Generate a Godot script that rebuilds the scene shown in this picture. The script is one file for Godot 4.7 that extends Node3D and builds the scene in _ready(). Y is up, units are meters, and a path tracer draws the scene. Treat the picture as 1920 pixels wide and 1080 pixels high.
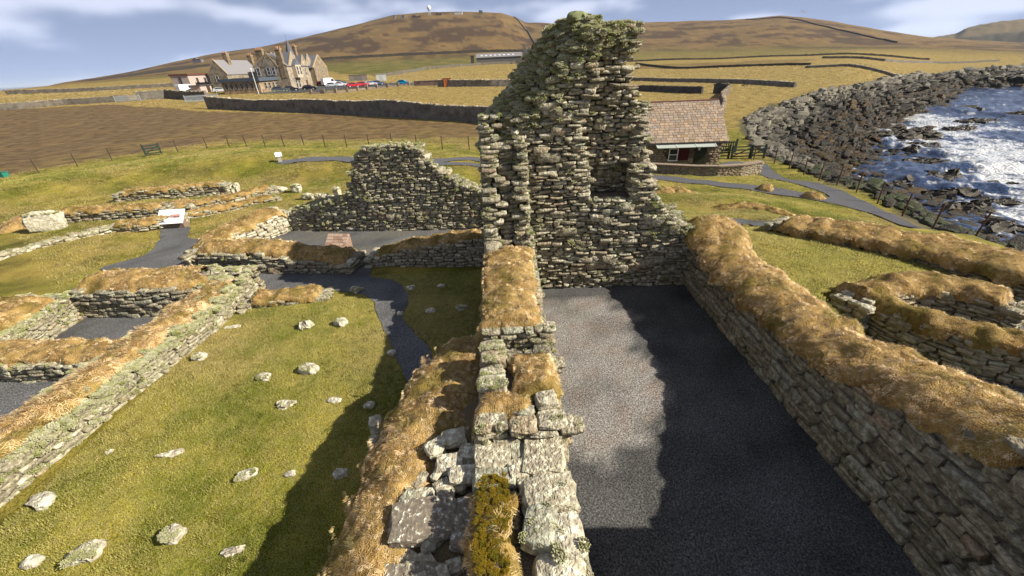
extends Node3D

var rng := RandomNumberGenerator.new()
var n1 := FastNoiseLite.new()
var nf := FastNoiseLite.new()
var nc := FastNoiseLite.new()
var M := {}
var used := {}
var stones: Array = []
var blocks: Array = []
var crags: Array = []
var lichen_mesh: ArrayMesh
var tuft_long: ArrayMesh
var tuft_short: ArrayMesh
var tone_mats: Array = []
const EYE := Vector3(0, 7, 0)
const TONES := [Color(.42, .395, .33), Color(.36, .335, .275), Color(.51, .485, .415), Color(.28, .26, .21), Color(.42, .36, .28), Color(.40, .405, .35), Color(.61, .59, .52), Color(.37, .30, .24), Color(.34, .34, .30)]

# ---------------------------------------------------------------- helpers
func R(a: float, b: float) -> float:
	return rng.randf_range(a, b)
func ss(a: float, b: float, x: float) -> float:
	var t := clampf((x - a) / (b - a), 0.0, 1.0)
	return t * t * (3.0 - 2.0 * t)
func table(t: Array, x: float) -> float:
	if x <= t[0][0]: return t[0][1]
	for i in range(1, t.size()):
		if x <= t[i][0]:
			return lerpf(t[i - 1][1], t[i][1], (x - t[i - 1][0]) / (t[i][0] - t[i - 1][0]))
	return t[-1][1]

class MB:
	var v := PackedVector3Array()
	var n := PackedVector3Array()
	var c := PackedColorArray()
	func tri(a: Vector3, b: Vector3, d: Vector3, k: Color) -> void:
		var m := (d - a).cross(b - a).normalized()
		v.append(a); v.append(b); v.append(d)
		n.append(m); n.append(m); n.append(m)
		c.append(k); c.append(k); c.append(k)
	func quad(a: Vector3, b: Vector3, d: Vector3, e: Vector3, k := Color.WHITE) -> void:
		tri(a, b, d, k); tri(a, d, e, k)
	func box(p: Vector3, s: Vector3, k := Color.WHITE, bs := Basis()) -> void:
		var h := s / 2
		var q: Array[Vector3] = []
		for i in 8:
			q.append(p + bs * Vector3(h.x if i & 1 else -h.x, h.y if i & 2 else -h.y, h.z if i & 4 else -h.z))
		for f in [[4, 6, 7, 5], [1, 3, 2, 0], [0, 2, 6, 4], [5, 7, 3, 1], [2, 3, 7, 6], [0, 4, 5, 1]]:
			quad(q[f[0]], q[f[1]], q[f[2]], q[f[3]], k)
	func rod(a: Vector3, b: Vector3, ra: float, rb: float, seg := 6, k := Color.WHITE) -> void:
		var d := (b - a).normalized()
		var u := d.cross(Vector3.RIGHT if absf(d.x) < .8 else Vector3.UP).normalized()
		var w := d.cross(u)
		for i in seg:
			var t0 := TAU * i / seg
			var t1 := TAU * (i + 1) / seg
			var e0 := u * cos(t0) + w * sin(t0)
			var e1 := u * cos(t1) + w * sin(t1)
			quad(a + e0 * ra, b + e0 * rb, b + e1 * rb, a + e1 * ra, k)
			tri(a, a + e0 * ra, a + e1 * ra, k); tri(b, b + e1 * rb, b + e0 * rb, k)
	func prism(poly: Array, z0: float, z1: float, k := Color.WHITE, t := Transform3D()) -> void:   # polygon in x,y pushed along z
		var pv := PackedVector2Array(poly)
		var ar := 0.0
		for i in pv.size(): ar += pv[i].cross(pv[(i + 1) % pv.size()])
		if ar < 0: pv.reverse()
		var ix := Geometry2D.triangulate_polygon(pv)
		for i in range(0, ix.size(), 3):
			var a := pv[ix[i]]; var b := pv[ix[i + 1]]; var d := pv[ix[i + 2]]
			if (b - a).cross(d - a) < 0: var w := b; b = d; d = w
			tri(t * Vector3(a.x, a.y, z1), t * Vector3(d.x, d.y, z1), t * Vector3(b.x, b.y, z1), k)
			tri(t * Vector3(a.x, a.y, z0), t * Vector3(b.x, b.y, z0), t * Vector3(d.x, d.y, z0), k)
		for i in pv.size():
			var a := pv[i]; var b := pv[(i + 1) % pv.size()]
			quad(t * Vector3(a.x, a.y, z0), t * Vector3(a.x, a.y, z1), t * Vector3(b.x, b.y, z1), t * Vector3(b.x, b.y, z0), k)
	func mesh() -> ArrayMesh:
		var a := []
		a.resize(Mesh.ARRAY_MAX)
		a[Mesh.ARRAY_VERTEX] = v; a[Mesh.ARRAY_NORMAL] = n; a[Mesh.ARRAY_COLOR] = c
		var m := ArrayMesh.new()
		m.add_surface_from_arrays(Mesh.PRIMITIVE_TRIANGLES, a)
		return m

func grid_mesh(v: PackedVector3Array, c: PackedColorArray, w: int, h: int) -> ArrayMesh:   # smooth sheet, rows of w points
	var ix := PackedInt32Array()
	ix.resize((w - 1) * (h - 1) * 6)
	var k := 0
	for j in h - 1:
		for i in w - 1:
			var a := j * w + i
			ix[k] = a; ix[k + 1] = a + 1; ix[k + 2] = a + w + 1
			ix[k + 3] = a; ix[k + 4] = a + w + 1; ix[k + 5] = a + w
			k += 6
	var nn := PackedVector3Array()
	nn.resize(v.size())
	for j in h:
		for i in w:
			var du := v[j * w + mini(i + 1, w - 1)] - v[j * w + maxi(i - 1, 0)]
			var dv := v[mini(j + 1, h - 1) * w + i] - v[maxi(j - 1, 0) * w + i]
			nn[j * w + i] = dv.cross(du).normalized()
	var ar := []
	ar.resize(Mesh.ARRAY_MAX)
	ar[Mesh.ARRAY_VERTEX] = v; ar[Mesh.ARRAY_NORMAL] = nn; ar[Mesh.ARRAY_COLOR] = c; ar[Mesh.ARRAY_INDEX] = ix
	var m := ArrayMesh.new()
	m.add_surface_from_arrays(Mesh.PRIMITIVE_TRIANGLES, ar)
	return m

func numbered(called: String) -> String:
	used[called] = used.get(called, -1) + 1
	return called if used[called] == 0 else "%s_%03d" % [called, used[called]]
func metas(o: Node, label: String, category: String, group := "", kind := "") -> void:
	if label: o.set_meta("label", label)
	if category: o.set_meta("category", category)
	if group: o.set_meta("group", group)
	if kind: o.set_meta("kind", kind)
func thing(called: String, label: String, category: String, at := Vector3.ZERO, turn := 0.0, group := "") -> Node3D:
	var o := Node3D.new()
	o.name = numbered(called)
	add_child(o)
	o.position = at; o.rotation.y = turn
	metas(o, label, category, group)
	return o
func put(called: String, mesh: Mesh, m: Material, parent: Node, t := Transform3D()) -> MeshInstance3D:
	var o := MeshInstance3D.new()
	o.mesh = mesh; o.material_override = m
	o.name = numbered(called) if parent == self else called
	parent.add_child(o, true)
	o.transform = t
	return o
func setting(called: String, mesh: Mesh, m: Material, kind := "structure") -> MeshInstance3D:
	var o := put(called, mesh, m, self)
	o.set_meta("kind", kind)
	return o
func copies(called: String, mesh: Mesh, m: Material, parent: Node, ts: Array, cs: Array) -> MultiMeshInstance3D:
	var mm := MultiMesh.new()
	mm.transform_format = MultiMesh.TRANSFORM_3D
	mm.use_colors = true
	mm.mesh = mesh
	mm.instance_count = ts.size()
	for i in ts.size():
		mm.set_instance_transform(i, ts[i]); mm.set_instance_color(i, cs[i])
	var o := MultiMeshInstance3D.new()
	o.multimesh = mm; o.material_override = m
	o.name = numbered(called) if parent == self else called
	parent.add_child(o, true)
	o.set_meta("kind", "stuff")
	return o

# ---------------------------------------------------------------- materials
func noise_tex(freq: float, stops: Array, oct := 4, kind := FastNoiseLite.TYPE_SIMPLEX_SMOOTH, size := 512, gain := .55, sd := 1) -> NoiseTexture2D:
	var f := FastNoiseLite.new()
	f.noise_type = kind; f.frequency = freq; f.seed = sd
	f.fractal_type = FastNoiseLite.FRACTAL_FBM; f.fractal_octaves = oct; f.fractal_gain = gain
	if kind == FastNoiseLite.TYPE_CELLULAR:
		f.cellular_return_type = FastNoiseLite.RETURN_CELL_VALUE
	var t := NoiseTexture2D.new()
	t.width = size; t.height = size; t.seamless = true; t.noise = f
	var g := Gradient.new()
	g.offsets = PackedFloat32Array(); g.colors = PackedColorArray()
	var offs := PackedFloat32Array(); var cols := PackedColorArray()
	for s in stops:
		offs.append(s[0]); cols.append(s[1])
	g.offsets = offs; g.colors = cols
	t.color_ramp = g
	return t
func grey(x: float) -> Color:
	return Color(x, x, x)
func mat(tex: Texture2D, scale: Vector3, rough := .95, bump: Texture2D = null, bump_cm := 1.0, over: Texture2D = null, over_scale := Vector3.ONE, vc := true) -> StandardMaterial3D:
	var m := StandardMaterial3D.new()
	m.roughness = rough
	m.metallic_specular = .3
	m.vertex_color_use_as_albedo = vc
	if tex:
		m.albedo_texture = tex
		m.uv1_triplanar = true; m.uv1_world_triplanar = true; m.uv1_scale = scale
	if bump:
		m.uv1_triplanar = true; m.uv1_world_triplanar = true; m.uv1_scale = scale
		m.heightmap_enabled = true; m.heightmap_texture = bump; m.heightmap_scale = bump_cm
	if over:
		m.detail_enabled = true; m.detail_albedo = over; m.detail_blend_mode = BaseMaterial3D.BLEND_MODE_MUL
		m.detail_uv_layer = BaseMaterial3D.DETAIL_UV_2
		m.uv2_triplanar = true; m.uv2_world_triplanar = true; m.uv2_scale = over_scale
	return m
func plain(c: Color, rough := .8, metal := 0.0) -> StandardMaterial3D:   # c in linear values
	var m := StandardMaterial3D.new()
	m.albedo_color = c.linear_to_srgb(); m.roughness = rough; m.metallic = metal
	return m
func make_materials() -> void:
	var fine := noise_tex(.09, [[0, grey(.42)], [.35, grey(.7)], [.6, grey(.92)], [1, grey(1)]], 4)
	var coarse := noise_tex(.012, [[0, grey(.55)], [.45, grey(.82)], [1, grey(1)]], 5, FastNoiseLite.TYPE_SIMPLEX_SMOOTH, 512, .6, 5)
	var bump := noise_tex(.06, [[0, grey(0)], [1, grey(1)]], 5, FastNoiseLite.TYPE_SIMPLEX_SMOOTH, 512, .6, 9)
	var speck := noise_tex(.30, [[0, grey(.55)], [.3, grey(.68)], [.55, grey(.8)], [.8, grey(.95)], [1, grey(1)]], 2, FastNoiseLite.TYPE_CELLULAR, 512, .5, 3)
	var blade := noise_tex(.2, [[0, Color(.40, .40, .27)], [.33, Color(.68, .68, .46)], [.5, Color(.92, .9, .76)], [.7, Color(1, .95, .82)], [1, Color(1, .92, .78)]], 3, FastNoiseLite.TYPE_SIMPLEX, 512, .6, 4)
	var crust := noise_tex(.03, [[0, Color(.58, .54, .49)], [.33, Color(.74, .71, .66)], [.52, Color(.82, .80, .75)], [.57, Color(.84, .82, .74)], [.62, Color(1, 1, .95)], [1, Color(1, 1, .98)]], 5, FastNoiseLite.TYPE_SIMPLEX_SMOOTH, 512, .62, 7)
	M.ground = mat(blade, Vector3.ONE * .2, .97, bump, 3.0, coarse, Vector3.ONE * .07)
	M.field = M.ground
	M.gravel = mat(speck, Vector3.ONE * .32, .85, speck, .8, fine, Vector3.ONE * .45)
	M.stone = mat(crust, Vector3.ONE * .42, .92, bump, 3.5)
	M.core = mat(fine, Vector3.ONE * 1.0, .98, bump, 3.0)
	M.turf = mat(blade, Vector3(.9, .5, .9), .97, bump, 4.0, coarse, Vector3.ONE * .4)
	M.straw = mat(null, Vector3.ONE, .9)
	M.straw.backlight_enabled = true
	M.straw.backlight = Color(.35, .35, .3)
	M.lichen = mat(fine, Vector3.ONE * 3.0, .95, bump, 2.0)
	M.rock = mat(crust, Vector3.ONE * .35, .7, bump, 8.0)
	M.wallfar = mat(noise_tex(.30, [[0, grey(.6)], [.4, grey(.8)], [1, grey(1)]], 2, FastNoiseLite.TYPE_CELLULAR, 256, .5, 3), Vector3.ONE * .16, .95, null, 1.0, coarse, Vector3.ONE * .1)
	for t in TONES:
		var m: StandardMaterial3D = M.stone.duplicate()
		m.vertex_color_use_as_albedo = true
		m.albedo_color = t.linear_to_srgb()
		tone_mats.append(m)
	M.paint = mat(fine, Vector3.ONE * .8, .8)
	M.flat = mat(null, Vector3.ONE, .6)
	M.gloss = mat(null, Vector3.ONE, .18)
	M.glass = plain(Color(.03, .035, .045), .06)
	M.wood = mat(noise_tex(.03, [[0, grey(.5)], [1, grey(1)]], 3), Vector3(1, 6, 1), .85)

# ---------------------------------------------------------------- stone, lichen and grass pieces
func stone_mesh(sd: float, e: float, n: int, rough: float, facet: float) -> ArrayMesh:
	var faces := [[Vector3.RIGHT, Vector3.UP, Vector3.BACK], [Vector3.LEFT, Vector3.UP, Vector3.FORWARD], [Vector3.UP, Vector3.BACK, Vector3.RIGHT], [Vector3.DOWN, Vector3.FORWARD, Vector3.RIGHT], [Vector3.BACK, Vector3.UP, Vector3.LEFT], [Vector3.FORWARD, Vector3.UP, Vector3.RIGHT]]
	var sm := {}
	var tris := []
	for f in faces:
		var g := []
		for j in n + 1:
			for i in n + 1:
				var p: Vector3 = f[0] + f[1] * (2.0 * j / n - 1) + f[2] * (2.0 * i / n - 1)
				var m := pow(pow(absf(p.x), e) + pow(absf(p.y), e) + pow(absf(p.z), e), 1.0 / e)
				var q := p / m
				q += Vector3(n1.get_noise_3d(q.x * 1.1 + sd, q.y, q.z), n1.get_noise_3d(q.x, q.y * 1.1 + sd, q.z + 7), n1.get_noise_3d(q.x + 3, q.y, q.z * 1.1 + sd)) * rough
				g.append((q * .5).snapped(Vector3.ONE * .0001))
		for j in n:
			for i in n:
				var a: Vector3 = g[j * (n + 1) + i]; var b: Vector3 = g[j * (n + 1) + i + 1]
				var c: Vector3 = g[(j + 1) * (n + 1) + i + 1]; var d: Vector3 = g[(j + 1) * (n + 1) + i]
				for t in ([[a, b, c], [a, c, d]] if (i + j) % 2 == 0 else [[a, b, d], [b, c, d]]):
					var m: Vector3 = (t[2] - t[0]).cross(t[1] - t[0]).normalized()
					if m.dot(t[0] + t[1] + t[2]) < 0:
						t = [t[0], t[2], t[1]]; m = -m
					tris.append([t, m])
					for p in t: sm[p] = sm.get(p, Vector3.ZERO) + m
	var o := MB.new()
	for t in tris:
		for p in t[0]:
			o.v.append(p); o.c.append(Color.WHITE)
			o.n.append((t[1] * facet + sm[p].normalized() * (1 - facet)).normalized())
	return o.mesh()
func shag_mesh(sd: float) -> ArrayMesh:     # a shaggy lichen cushion: many small upright lobes on a dome
	var o := MB.new()
	var r2 := RandomNumberGenerator.new()
	r2.seed = int(sd)
	for k in 44:
		var a := r2.randf() * TAU
		var u := sqrt(r2.randf()) * .95
		var base := Vector3(cos(a) * u * .5, .12 * (1 - u * u), sin(a) * u * .5)
		var out := Vector3(cos(a) * u, .9, sin(a) * u).normalized()
		var l := r2.randf_range(.16, .34) * (1.1 - u * .5)
		var w := r2.randf_range(.055, .10)
		var tip := base + out * l
		var sx := out.cross(Vector3(r2.randf() - .5, r2.randf() - .5, 1)).normalized()
		var sy := out.cross(sx)
		var sh := r2.randf_range(.8, 1.1)
		for q in 4:
			var e0 := sx * cos(q * PI / 2) + sy * sin(q * PI / 2)
			var e1 := sx * cos((q + 1) * PI / 2) + sy * sin((q + 1) * PI / 2)
			o.tri(base - out * .1 + e0 * w * .7, base - out * .1 + e1 * w * .7, base + out * l * .6 + e0 * w, Color(sh, sh, sh))
			o.tri(base - out * .1 + e1 * w * .7, base + out * l * .6 + e1 * w, base + out * l * .6 + e0 * w, Color(sh, sh, sh))
			o.tri(base + out * l * .6 + e0 * w, base + out * l * .6 + e1 * w, tip, Color(sh, sh, sh))
	return o.mesh()
func tuft_mesh(sd: int, blades: int, spread: float, lean: float, w: float) -> ArrayMesh:
	var o := MB.new()
	var r2 := RandomNumberGenerator.new()
	r2.seed = sd
	for k in blades:
		var a := r2.randf() * TAU
		var b := Vector3(cos(a), 0, sin(a)) * spread * sqrt(r2.randf())
		var d := Vector3(r2.randf_range(-1, 1) * .5 + lean, 0, r2.randf_range(-1, 1) * .5)
		var h := r2.randf_range(.55, 1.0)
		var s := Vector3(-d.z, 0, d.x).normalized() * w
		var m := b + Vector3.UP * h * .6 + d * h * .3
		var t := b + Vector3.UP * h * .85 + d * h
		var sh := r2.randf_range(.7, 1.15)
		var k1 := Color(sh, sh, sh)
		o.quad(b - s, m - s * .8, m + s * .8, b + s, k1)
		o.tri(m - s * .8, t, m + s * .8, k1)
	for i in o.n.size():
		var f := o.n[i]
		o.n[i] = ((f if f.y >= 0 else -f) + Vector3.UP * 1.3).normalized()
	return o.mesh()
func make_kit() -> void:
	for i in 10: stones.append(stone_mesh(10.0 * i + 3, 7.5, 2 if i < 5 else 3, .15, .6))
	for i in 6: blocks.append(stone_mesh(17.0 * i + 40, 3.2, 4, .30, .45))
	for i in 5: crags.append(stone_mesh(23.0 * i + 140, 2.8, 5, .62, .9))
	lichen_mesh = shag_mesh(4)
	tuft_long = tuft_mesh(3, 16, .5, .5, .026)
	tuft_short = tuft_mesh(8, 12, .6, .12, .035)

# ---------------------------------------------------------------- the land
const NEAR_H := [[-18, -16, .1], [-17, -20, .05], [-16, -8, .6], [-20, -12, .4], [-22, -6, .7], [-22, -18, .35], [-25, -21, .3], [-20, -24, .3], [-15, -26, .2], [-10, -25, .1], [-4, -23, 0], [2, -20, 0],
	[-45, -30, 1.0], [-36, -31, 1.0], [-30, -36, 1.0], [-24, -37, 1.0], [-14, -34, .9], [-5, -33, .6], [0, -36, .3], [-48, -42, .2], [-38, -54, .2], [-27, -50, .2], [-17, -47, .2], [-2, -43, .2], [-60, -50, 0], [-28, -27, .1], [-14, -29.5, -.1], [-20, -29, -.1],
	[8, -2, 1.0], [8, -6, 1.1], [9, -10, 1.15], [10, -12.5, 1.1], [8.2, -15, 1.0], [12, -15.5, .9], [14, -12.8, 1.0], [10.5, -17, .25], [12, -20, -.1], [9, -22, -.3], [15, -19, -.3], [17, -14, .2], [18, -10, .3], [17, -5, .3], [20, -8, -.6], [20, -20, -1.0], [18, -25, -1.0], [14, -28, -1.0], [10, -30, -1.0], [6, -28, -.6], [3, -25, -.3], [23, -20, -1.3], [23, -12, -1.2], [22, -32, -1.5], [16, -34, -1.5], [12, -36, -1.5], [24, -40, -1.6], [10, -45, -1.2], [20, -50, -1.5], [5, -40, -.5]]
const LEFT_H := [[0, .2], [45, .2], [60, 0], [80, 0], [110, .7], [140, 2], [170, 3], [250, 5], [500, 14.4]]
const RIGHT_H := [[0, -1.5], [60, -1.5], [100, -.8], [150, 0], [250, 2]]
const SKY_H := [[-80, -1.5], [-47.7, -.55], [-45, -.2], [-43.7, .15], [-38.6, .79], [-35, 1.45], [-31.6, 2.07], [-26.4, 2.69], [-20.8, 3.7], [-14.75, 4.82], [-12.3, 5.24], [-8.6, 5.42], [-4.8, 5.42], [.2, 5.09], [2.1, 4.55], [3.04, 4.08], [7.2, 3.79], [16.4, 3.42], [24.4, 3.13], [28, 3.05], [30.5, 3.13], [32.4, 2.89], [35.2, 2.36], [39.2, 1.38], [42.8, .63], [44.5, .4], [49, -.2], [80, -1]]
const FOOT_H := [[-80, -.9], [-48, -.2], [-35, .5], [-20, .86], [-2.7, .87], [16.8, .53], [33, .04], [41.6, -.23], [48.5, -.75], [80, -1.2]]
const COAST_TOP := [[-3000, 4200], [-700, 800], [-330, 340], [-260, 290], [-190, 170], [-150, 152], [-118.6, 139.4], [-114, 122], [-113, 106], [-107.8, 91.9], [-89.4, 64.1], [-74.1, 47.2], [-62.6, 35.8], [-44.4, 27.1], [-37, 25.2], [-16, 24.0], [30, 24.0]]
const SEA_EDGE := [[-3000, 4400], [-700, 900], [-330, 360], [-260, 310], [-175, 190], [-160, 175], [-125, 160], [-116, 119], [-105, 98], [-66, 60], [-53, 49], [-45, 43], [-38, 42.5], [-30, 42.5], [30, 44]]
const SEA := -8.0
const PATH_AREA := [[-17.3, -15.4], [-16.6, -17.0], [-17.5, -19.0], [-18.7, -20.8], [-17.2, -20.7], [-16.0, -18.9], [-14.6, -18.6], [-13.6, -17.4], [-13.0, -15.4], [-12.0, -14.9], [-9.5, -14.7], [-6.3, -14.4], [-6.2, -16.6], [-5.3, -16.4], [-5.6, -14.1], [-4.3, -13.3], [-3.6, -12.0], [-3.5, -10.7], [-2.4, -9.0], [-2.0, -7.5], [-2.6, -7.6], [-3.1, -8.4], [-3.7, -9.6], [-4.6, -11.4], [-5.2, -12.4], [-7.1, -12.9], [-9.0, -12.9], [-9.6, -13.6], [-12.2, -13.7], [-14.0, -14.2]]
const PASSAGE := [[8.5, -9.4], [9.75, -9.7], [9.95, -8.5], [10.3, -7.75], [10.8, -7.1], [11.6, -6.6], [14.6, -5.8], [14, 2], [7.7, 2], [7.9, -6]]
const CELL := [[10.0, -9.15], [11.3, -9.4], [12.3, -8.9], [13.9, -8.6], [13.9, -6.9], [12.2, -7.05], [11.2, -7.5], [10.1, -8.0]]
var passage := PackedVector2Array()
var cell := PackedVector2Array()
const CLIFF := [[19.5, 40], [21.8, -16], [25.2, -37], [27.1, -44.4], [35.8, -62.6], [47.2, -74.1], [64.1, -89.4], [91.9, -107.8], [112, -130], [132, -148], [154, -165], [185, -174], [222, -192], [300, -255], [420, -360], [800, -700], [4200, -3400]]
const TIDE := [[41, 40], [39.5, -24], [39.5, -38], [40.5, -45], [47.5, -55], [59.5, -66], [80, -88], [98, -104], [121, -117], [146, -141], [172, -163], [198, -165], [240, -186], [320, -250], [440, -355], [840, -690], [4400, -3300]]
var paved := []
var coast_land := PackedVector2Array()
var coast_sea := PackedVector2Array()
var near_grid := PackedFloat32Array()

func poly2(a: Array) -> PackedVector2Array:
	var p := PackedVector2Array()
	for q in a: p.append(Vector2(q[0], q[1]))
	return p
func make_near() -> void:
	coast_land = poly2(CLIFF + [[-9000, -3400], [-9000, 40]]); coast_sea = poly2(TIDE + [[9000, -3300], [9000, 40]])
	passage = poly2(PASSAGE); cell = poly2(CELL)
	near_grid.resize(131 * 91)
	for j in 91:
		for i in 131:
			var x := -70.0 + i
			var z := -70.0 + j
			var s := 0.0
			var w := 0.0
			for p in NEAR_H:
				var d: float = (p[0] - x) * (p[0] - x) + (p[1] - z) * (p[1] - z) + 2.0
				s += p[2] / (d * d); w += 1.0 / (d * d)
			near_grid[j * 131 + i] = s / w
func box_mask(x: float, z: float, x0: float, x1: float, z0: float, z1: float, f: float) -> float:
	return ss(x0 - f, x0, x) * (1 - ss(x1, x1 + f, x)) * ss(z0 - f, z0, z) * (1 - ss(z1, z1 + f, z))
func coast_t(x: float, z: float, r: float) -> float:     # below 0 on land, 0 to 1 across the rocks, above 1 in the sea
	var a := n1.get_noise_2d(x * .15, z * .15) * (1.0 + r * .006)
	var p := Vector2(x + a, z + a * .5)
	if Geometry2D.is_point_in_polygon(p, coast_land): return -near_line(p.x, p.y, CLIFF) / 10.0
	var dw := near_line(p.x, p.y, TIDE)
	if Geometry2D.is_point_in_polygon(p, coast_sea): return 1.0 + dw / 12.0
	var dt := near_line(p.x, p.y, CLIFF)
	return dt / maxf(dt + dw, .01)
func land(x: float, z: float) -> float:
	var r := sqrt(x * x + z * z)
	var near := 0.0
	var m := ss(42, 58, r)
	if m < 1.0:
		var gx := clampf(x + 70, 0, 129.99)
		var gz := clampf(z + 70, 0, 89.99)
		var i := int(gx); var j := int(gz)
		var u := ss(0, 1, gx - i); var v := ss(0, 1, gz - j)
		near = lerpf(lerpf(near_grid[j * 131 + i], near_grid[j * 131 + i + 1], u), lerpf(near_grid[j * 131 + 131 + i], near_grid[j * 131 + 132 + i], u), v)
		near += .06 * n1.get_noise_2d(x * .35, z * .35)
		var k := maxf(box_mask(x, z, -9.6, 6.3, -19.2, 40, .9), box_mask(x, z, -15.3, -9, -12.4, 10, .5))
		k = maxf(k, box_mask(x, z, -12.6, -1, -19.4, -13, .8))
		near *= 1 - k
		if x > 7 and x < 15 and z > -11:
			var p := Vector2(x, z)
			if Geometry2D.is_point_in_polygon(p, passage): near = minf(near, .18)
			elif Geometry2D.is_point_in_polygon(p, cell): near = minf(near, .38)
	var far := 0.0
	if m > 0.0:
		var az := rad_to_deg(atan2(x, -z))
		var foot := 7 + 500 * tan(deg_to_rad(table(FOOT_H, az)))
		var l := table(LEFT_H, r) + (foot - 14.4) * ss(250, 500, r)
		var q := table(RIGHT_H, r) if r < 250 else lerpf(2.0, foot, clampf((r - 250) / 250, 0, 1))
		var k := ss(-8, 18, az)
		if z > 0: k = 1.0 if x > 0 else 0.0
		far = lerpf(l, q, k)
		if r > 400:
			var top_r := 1150 + 250 * ss(2, 10, az)
			var top := 7 + top_r * tan(deg_to_rad(table(SKY_H, az)))
			var hill := lerpf(foot, top, ss(400, top_r, r)) if r < top_r else top - (r - top_r) * .12
			far = lerpf(far, hill, ss(400, 500, r))
			far += 2.2 * nf.get_noise_2d(x * .004, z * .004) * ss(500, 800, r)
		elif r > 60:
			far += .25 * n1.get_noise_2d(x * .03, z * .03) * ss(60, 120, r)
		far -= 4.5 * ss(37, 45, az) * ss(110, 190, r) * (1 - ss(350, 500, r))
		if absf(az) > 85: far = minf(far, 1.0)
	var h := lerpf(near, far, m)
	if x > 20 and z < 38:
		var t := coast_t(x, z, r)
		if t > 0:
			h = lerpf(h, SEA - .4, clampf(t, 0, 1)) if t < 1 else SEA - .4 - minf(t - 1, 2) * 1.5
			h += nf.get_noise_2d(x * .12, z * .12) * 1.0 * (1 - ss(.9, 1.6, t)) * ss(0, .1, t)
	if x < -60 and z > -900:
		var e := -x - maxf(-z, 0) - 20.0      # the far sea beyond the fields on the left
		if e > 0: h = minf(h, lerpf(h, SEA - 3, clampf(e / 20, 0, 1)))
	return h
func on_land(x: float, z: float, up := 0.0) -> Vector3:
	return Vector3(x, land(x, z) + up, z)

var fields := []
func fill(a: Array, c: Color, w := 1.0) -> void:
	fields.append([poly2(a), c, w])
func near_line(x: float, z: float, a: Array) -> float:
	var b := 1e9
	for i in a.size() - 1:
		var q := Geometry2D.get_closest_point_to_segment(Vector2(x, z), Vector2(a[i][0], a[i][1]), Vector2(a[i + 1][0], a[i + 1][1]))
		b = minf(b, q.distance_to(Vector2(x, z)))
	return b
func land_color(x: float, z: float, h: float) -> Color:
	var r := sqrt(x * x + z * z)
	var a := nf.get_noise_2d(x * .22, z * .22) * .9 + n1.get_noise_2d(x * 1.1, z * 1.1) * .25
	var green := Color(.20, .222, .032)
	var olive := Color(.385, .345, .085)
	var gold := Color(.50, .37, .185)
	var c := green.lerp(olive, clampf(.5 + a * 1.7, 0, 1))
	var dry := clampf(nf.get_noise_2d(x * .12 + 40, z * .12) * 1.8 + .15 + n1.get_noise_2d(x * 2.3, z * 2.3) * .2, 0, 1)
	c = c.lerp(gold, dry * .45)
	if r < 60:
		if x < -9 and x > -33 and z < -17 and z > -31: c = c.lerp(gold, .35 * clampf(.6 + nf.get_noise_2d(x * .5, z * .5) * 2, 0, 1))
		if x > 6.5 and z > -16: c = c.lerp(olive, .5)
	else:
		c = c.lerp(gold, ss(55, 70, r) * .75)
	if r > 40:
		var p := Vector2(x + n1.get_noise_2d(x * .05, z * .05) * r * .012, z + n1.get_noise_2d(x * .05 + 9, z * .05) * r * .012)
		for f in fields:
			if Geometry2D.is_point_in_polygon(p, f[0]):
				var k: float = f[2] * (.75 + .5 * nf.get_noise_2d(x * .06, z * .03))
				c = c.lerp(f[1], clampf(k, 0, 1))
	if r > 380:
		var az := rad_to_deg(atan2(x, -z))
		var s := ss(400, 520, r)
		var heath := Color(.25, .17, .10)
		var moor := Color(.10, .062, .05)
		var rust := Color(.34, .225, .12)
		var u := nf.get_noise_2d(az * .13, r * .007)
		var w := nf.get_noise_2d(az * .5 + 50, r * .012)
		w += .6 * nf.get_noise_2d(x * .012, z * .012) + .35 * n1.get_noise_2d(x * .06, z * .06)
		var hc := heath.lerp(rust, clampf(.4 + w * 1.6, 0, 1))
		var patch := ss(-.04, .22, u + w * .55 + .16 * ss(560, 640, r) * (1 - ss(820, 930, r)) - .12)
		hc = hc.lerp(moor, patch * .9)
		hc = hc.lerp(Color(.17, .165, .05), .5 * (1 - ss(450, 650, r)) * ss(5, 15, az))
		c = c.lerp(hc, s)
	if x > 20 and z < 38:
		var t := coast_t(x, z, r)
		if t > -.12:
			c = c.lerp(Color(.12, .115, .10).lerp(Color(.035, .03, .024), ss(.05, .4, t)), ss(-.12, -.02, t))
	if r > 420 and x < -200 and h < 22 and h > 9 and z < -480 and z > -640 and x < -330 and x > -470: c = c.lerp(Color(.06, .055, .05), .8)
	return c

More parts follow.
